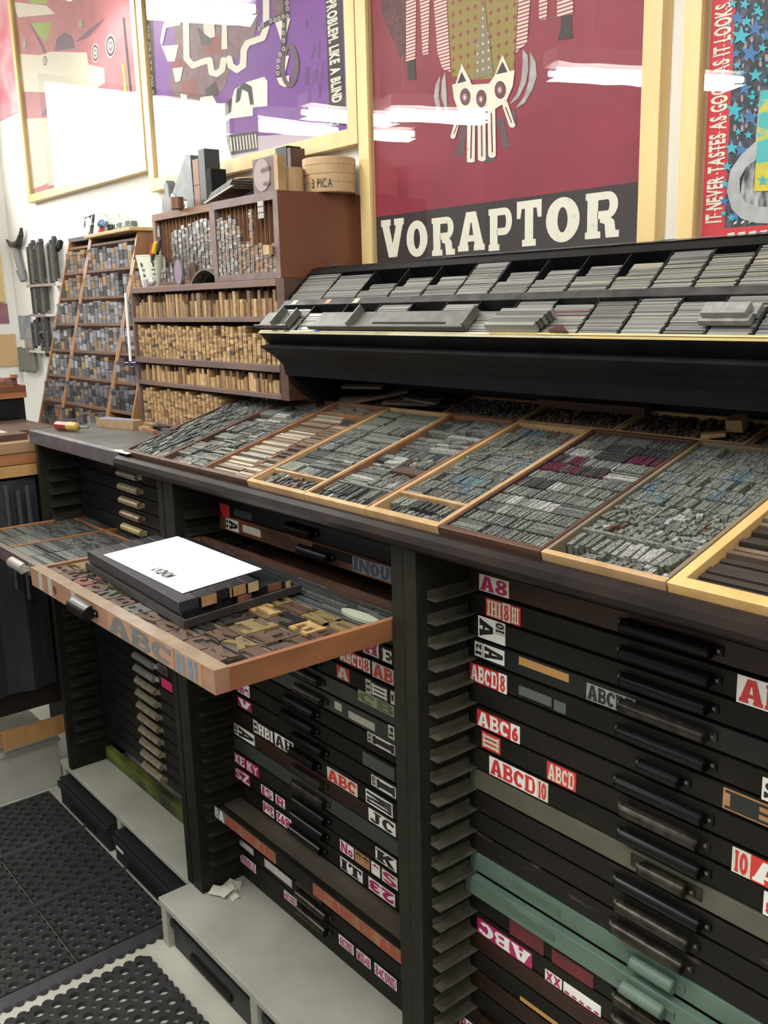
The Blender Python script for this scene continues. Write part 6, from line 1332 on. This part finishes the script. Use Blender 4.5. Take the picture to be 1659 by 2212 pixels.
for i in range(16):
    y=-.62+.04*i
    mb.prism([(tx-.012+.008*math.sin(i*1.9),y,1.13),(tx-.012+.008*math.sin((i+1)*1.9),y+.04,1.13),(tx-.010+.012*math.sin((i+1)*1.9),y+.04,.42),(tx-.010+.012*math.sin(i*1.9),y,.42)],(-.006,0,0))
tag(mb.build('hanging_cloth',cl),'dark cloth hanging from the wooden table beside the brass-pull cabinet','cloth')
for i,(y,z0,z1) in enumerate(((-.085,.78,1.12),(-.050,.74,1.10),(-.02,.86,1.11))):
    tag(MB().tube((tx+.018,y,z0),(tx+.018,y,z1),.009,n=10).build('hanging_tool',mat('dusky_tool',(.03,.03,.036),.5)),['long dusky tool hanging in front of the dark cloth, outermost of three','second dusky tool hanging in front of the dark cloth','short dusky tool hanging nearest the brass-pull cabinet'][i],'tool')
t=thing('cabinet_box','low black cabinet standing on the wooden table under the stacked trays','cabinet',(-3.75,-.2,1.2505))
X(-3.98,-3.56,-.6,.18,1.2505,1.343).build('body',m_blk2,t)
X(-3.559,-3.556,-.5,.15,1.27,1.325).build('door_panel',m_blk,t)
t=thing('type_tray','orange-brown tray at the bottom of the two stacked on the low black cabinet','tray',(-3.75,-.2,1.3435))
X(-3.98,-3.55,-.6,.188,1.3435,1.364).build('tray_body',m_orange,t)
t=thing('type_tray','dark reddish tray of grey metal pieces stacked on the orange-brown one','tray',(-3.75,-.2,1.3645))
MB().box(-3.98,-3.552,-.6,.188,1.3645,1.368).box(-3.562,-3.552,-.6,.188,1.368,1.388).box(-3.98,-3.97,-.6,.188,1.368,1.388).box(-3.97,-3.562,.18,.188,1.368,1.388).box(-3.97,-3.562,-.6,-.592,1.368,1.388).build('tray_body',m_box,t)
FT=lambda x,y_,h=0: np.array([x,y_,1.3685+h])
lay(FT,-3.968,-3.564,-.59,.06,'t',.014,[(T_GREEN,4),(T_GREY,3)],'grey metal piece in the reddish tray on the low black cabinet','pieces in the reddish tray',hbase=0,h=.026,hv=.004,L=.04,skew=.2)
for i,(x,y,l,w,z,h,m,lab) in enumerate([(-3.60,.115,.08,.022,1.3885,.018,m_case_m,'brown block on the corner of the reddish tray'),(-3.64,.155,.10,.05,1.3885,.026,mat('pink_brown_block',(.22,.10,.085),.5),'pinkish brown block at the wall end of the reddish tray'),(-3.60,.165,.04,.03,1.4150,.012,m_orange,'small rust-red block on top of the pinkish one')]):
    tag(X(x-w/2,x+w/2,y-l/4,y+l/4,z,z+h).build('wooden_block',m),lab,'wood block')
for i,(x0,x1,y0,y1,z,h,m,lab) in enumerate([(-3.40,-3.08,-.40,.02,1.2505,.020,m_case_d,'flat dark brown tray on the wooden table, nearest its edge'),(-3.54,-3.20,.03,.16,1.2505,.016,m_case_d,'flat dark tray at the rack end of the wooden table'),(-3.38,-3.12,-.36,-.03,1.2710,.004,m_tape_c,'yellowish paper sheet on the flat dark brown tray')]):
    tag(X(x0,x1,y0,y1,z,z+h).build(['flat_tray','flat_tray','paper_sheet'][i],m),lab,['tray','tray','paper'][i])
t=thing('grey_crate','long grey painted box on the floor under the wooden table','box',(-3.3,-.4,0))
MB().box(-3.60,-3.103,-1.25,.018,.02,.185).build('crate_body',m_grey,t,bevel=.003); X(-3.61,-3.098,-1.26,.024,.0005,.0195).build('base_board',mat('pale_grey_base',(.5,.5,.44),.6),t)
X(-3.61,-3.098,-1.26,.024,.1855,.196).build('lid',m_grey,t)
tag(X(-3.72,-3.055,.20,.55,0,1.0195).build('rack_bench',m_blk2),'black bench carrying the stepped block racks','bench')

# ---------------------------------------------------------------- settle the repeats
settle('type_line','type','remaining small grey metal type filling the open cases and drawers')
settle('wooden_rule','rule','remaining wooden rules in the open cases')
settle('lead_strip','metal strip','remaining thin metal strips packed in the black rack')
settle('wooden_reglet','wood strip','remaining wooden strips packed in the reglet cabinet')
settle('spacing_piece','spacing piece','remaining small spacing pieces in the two slotted boxes')
settle('furniture_block','block','remaining small blocks on the stepped racks')
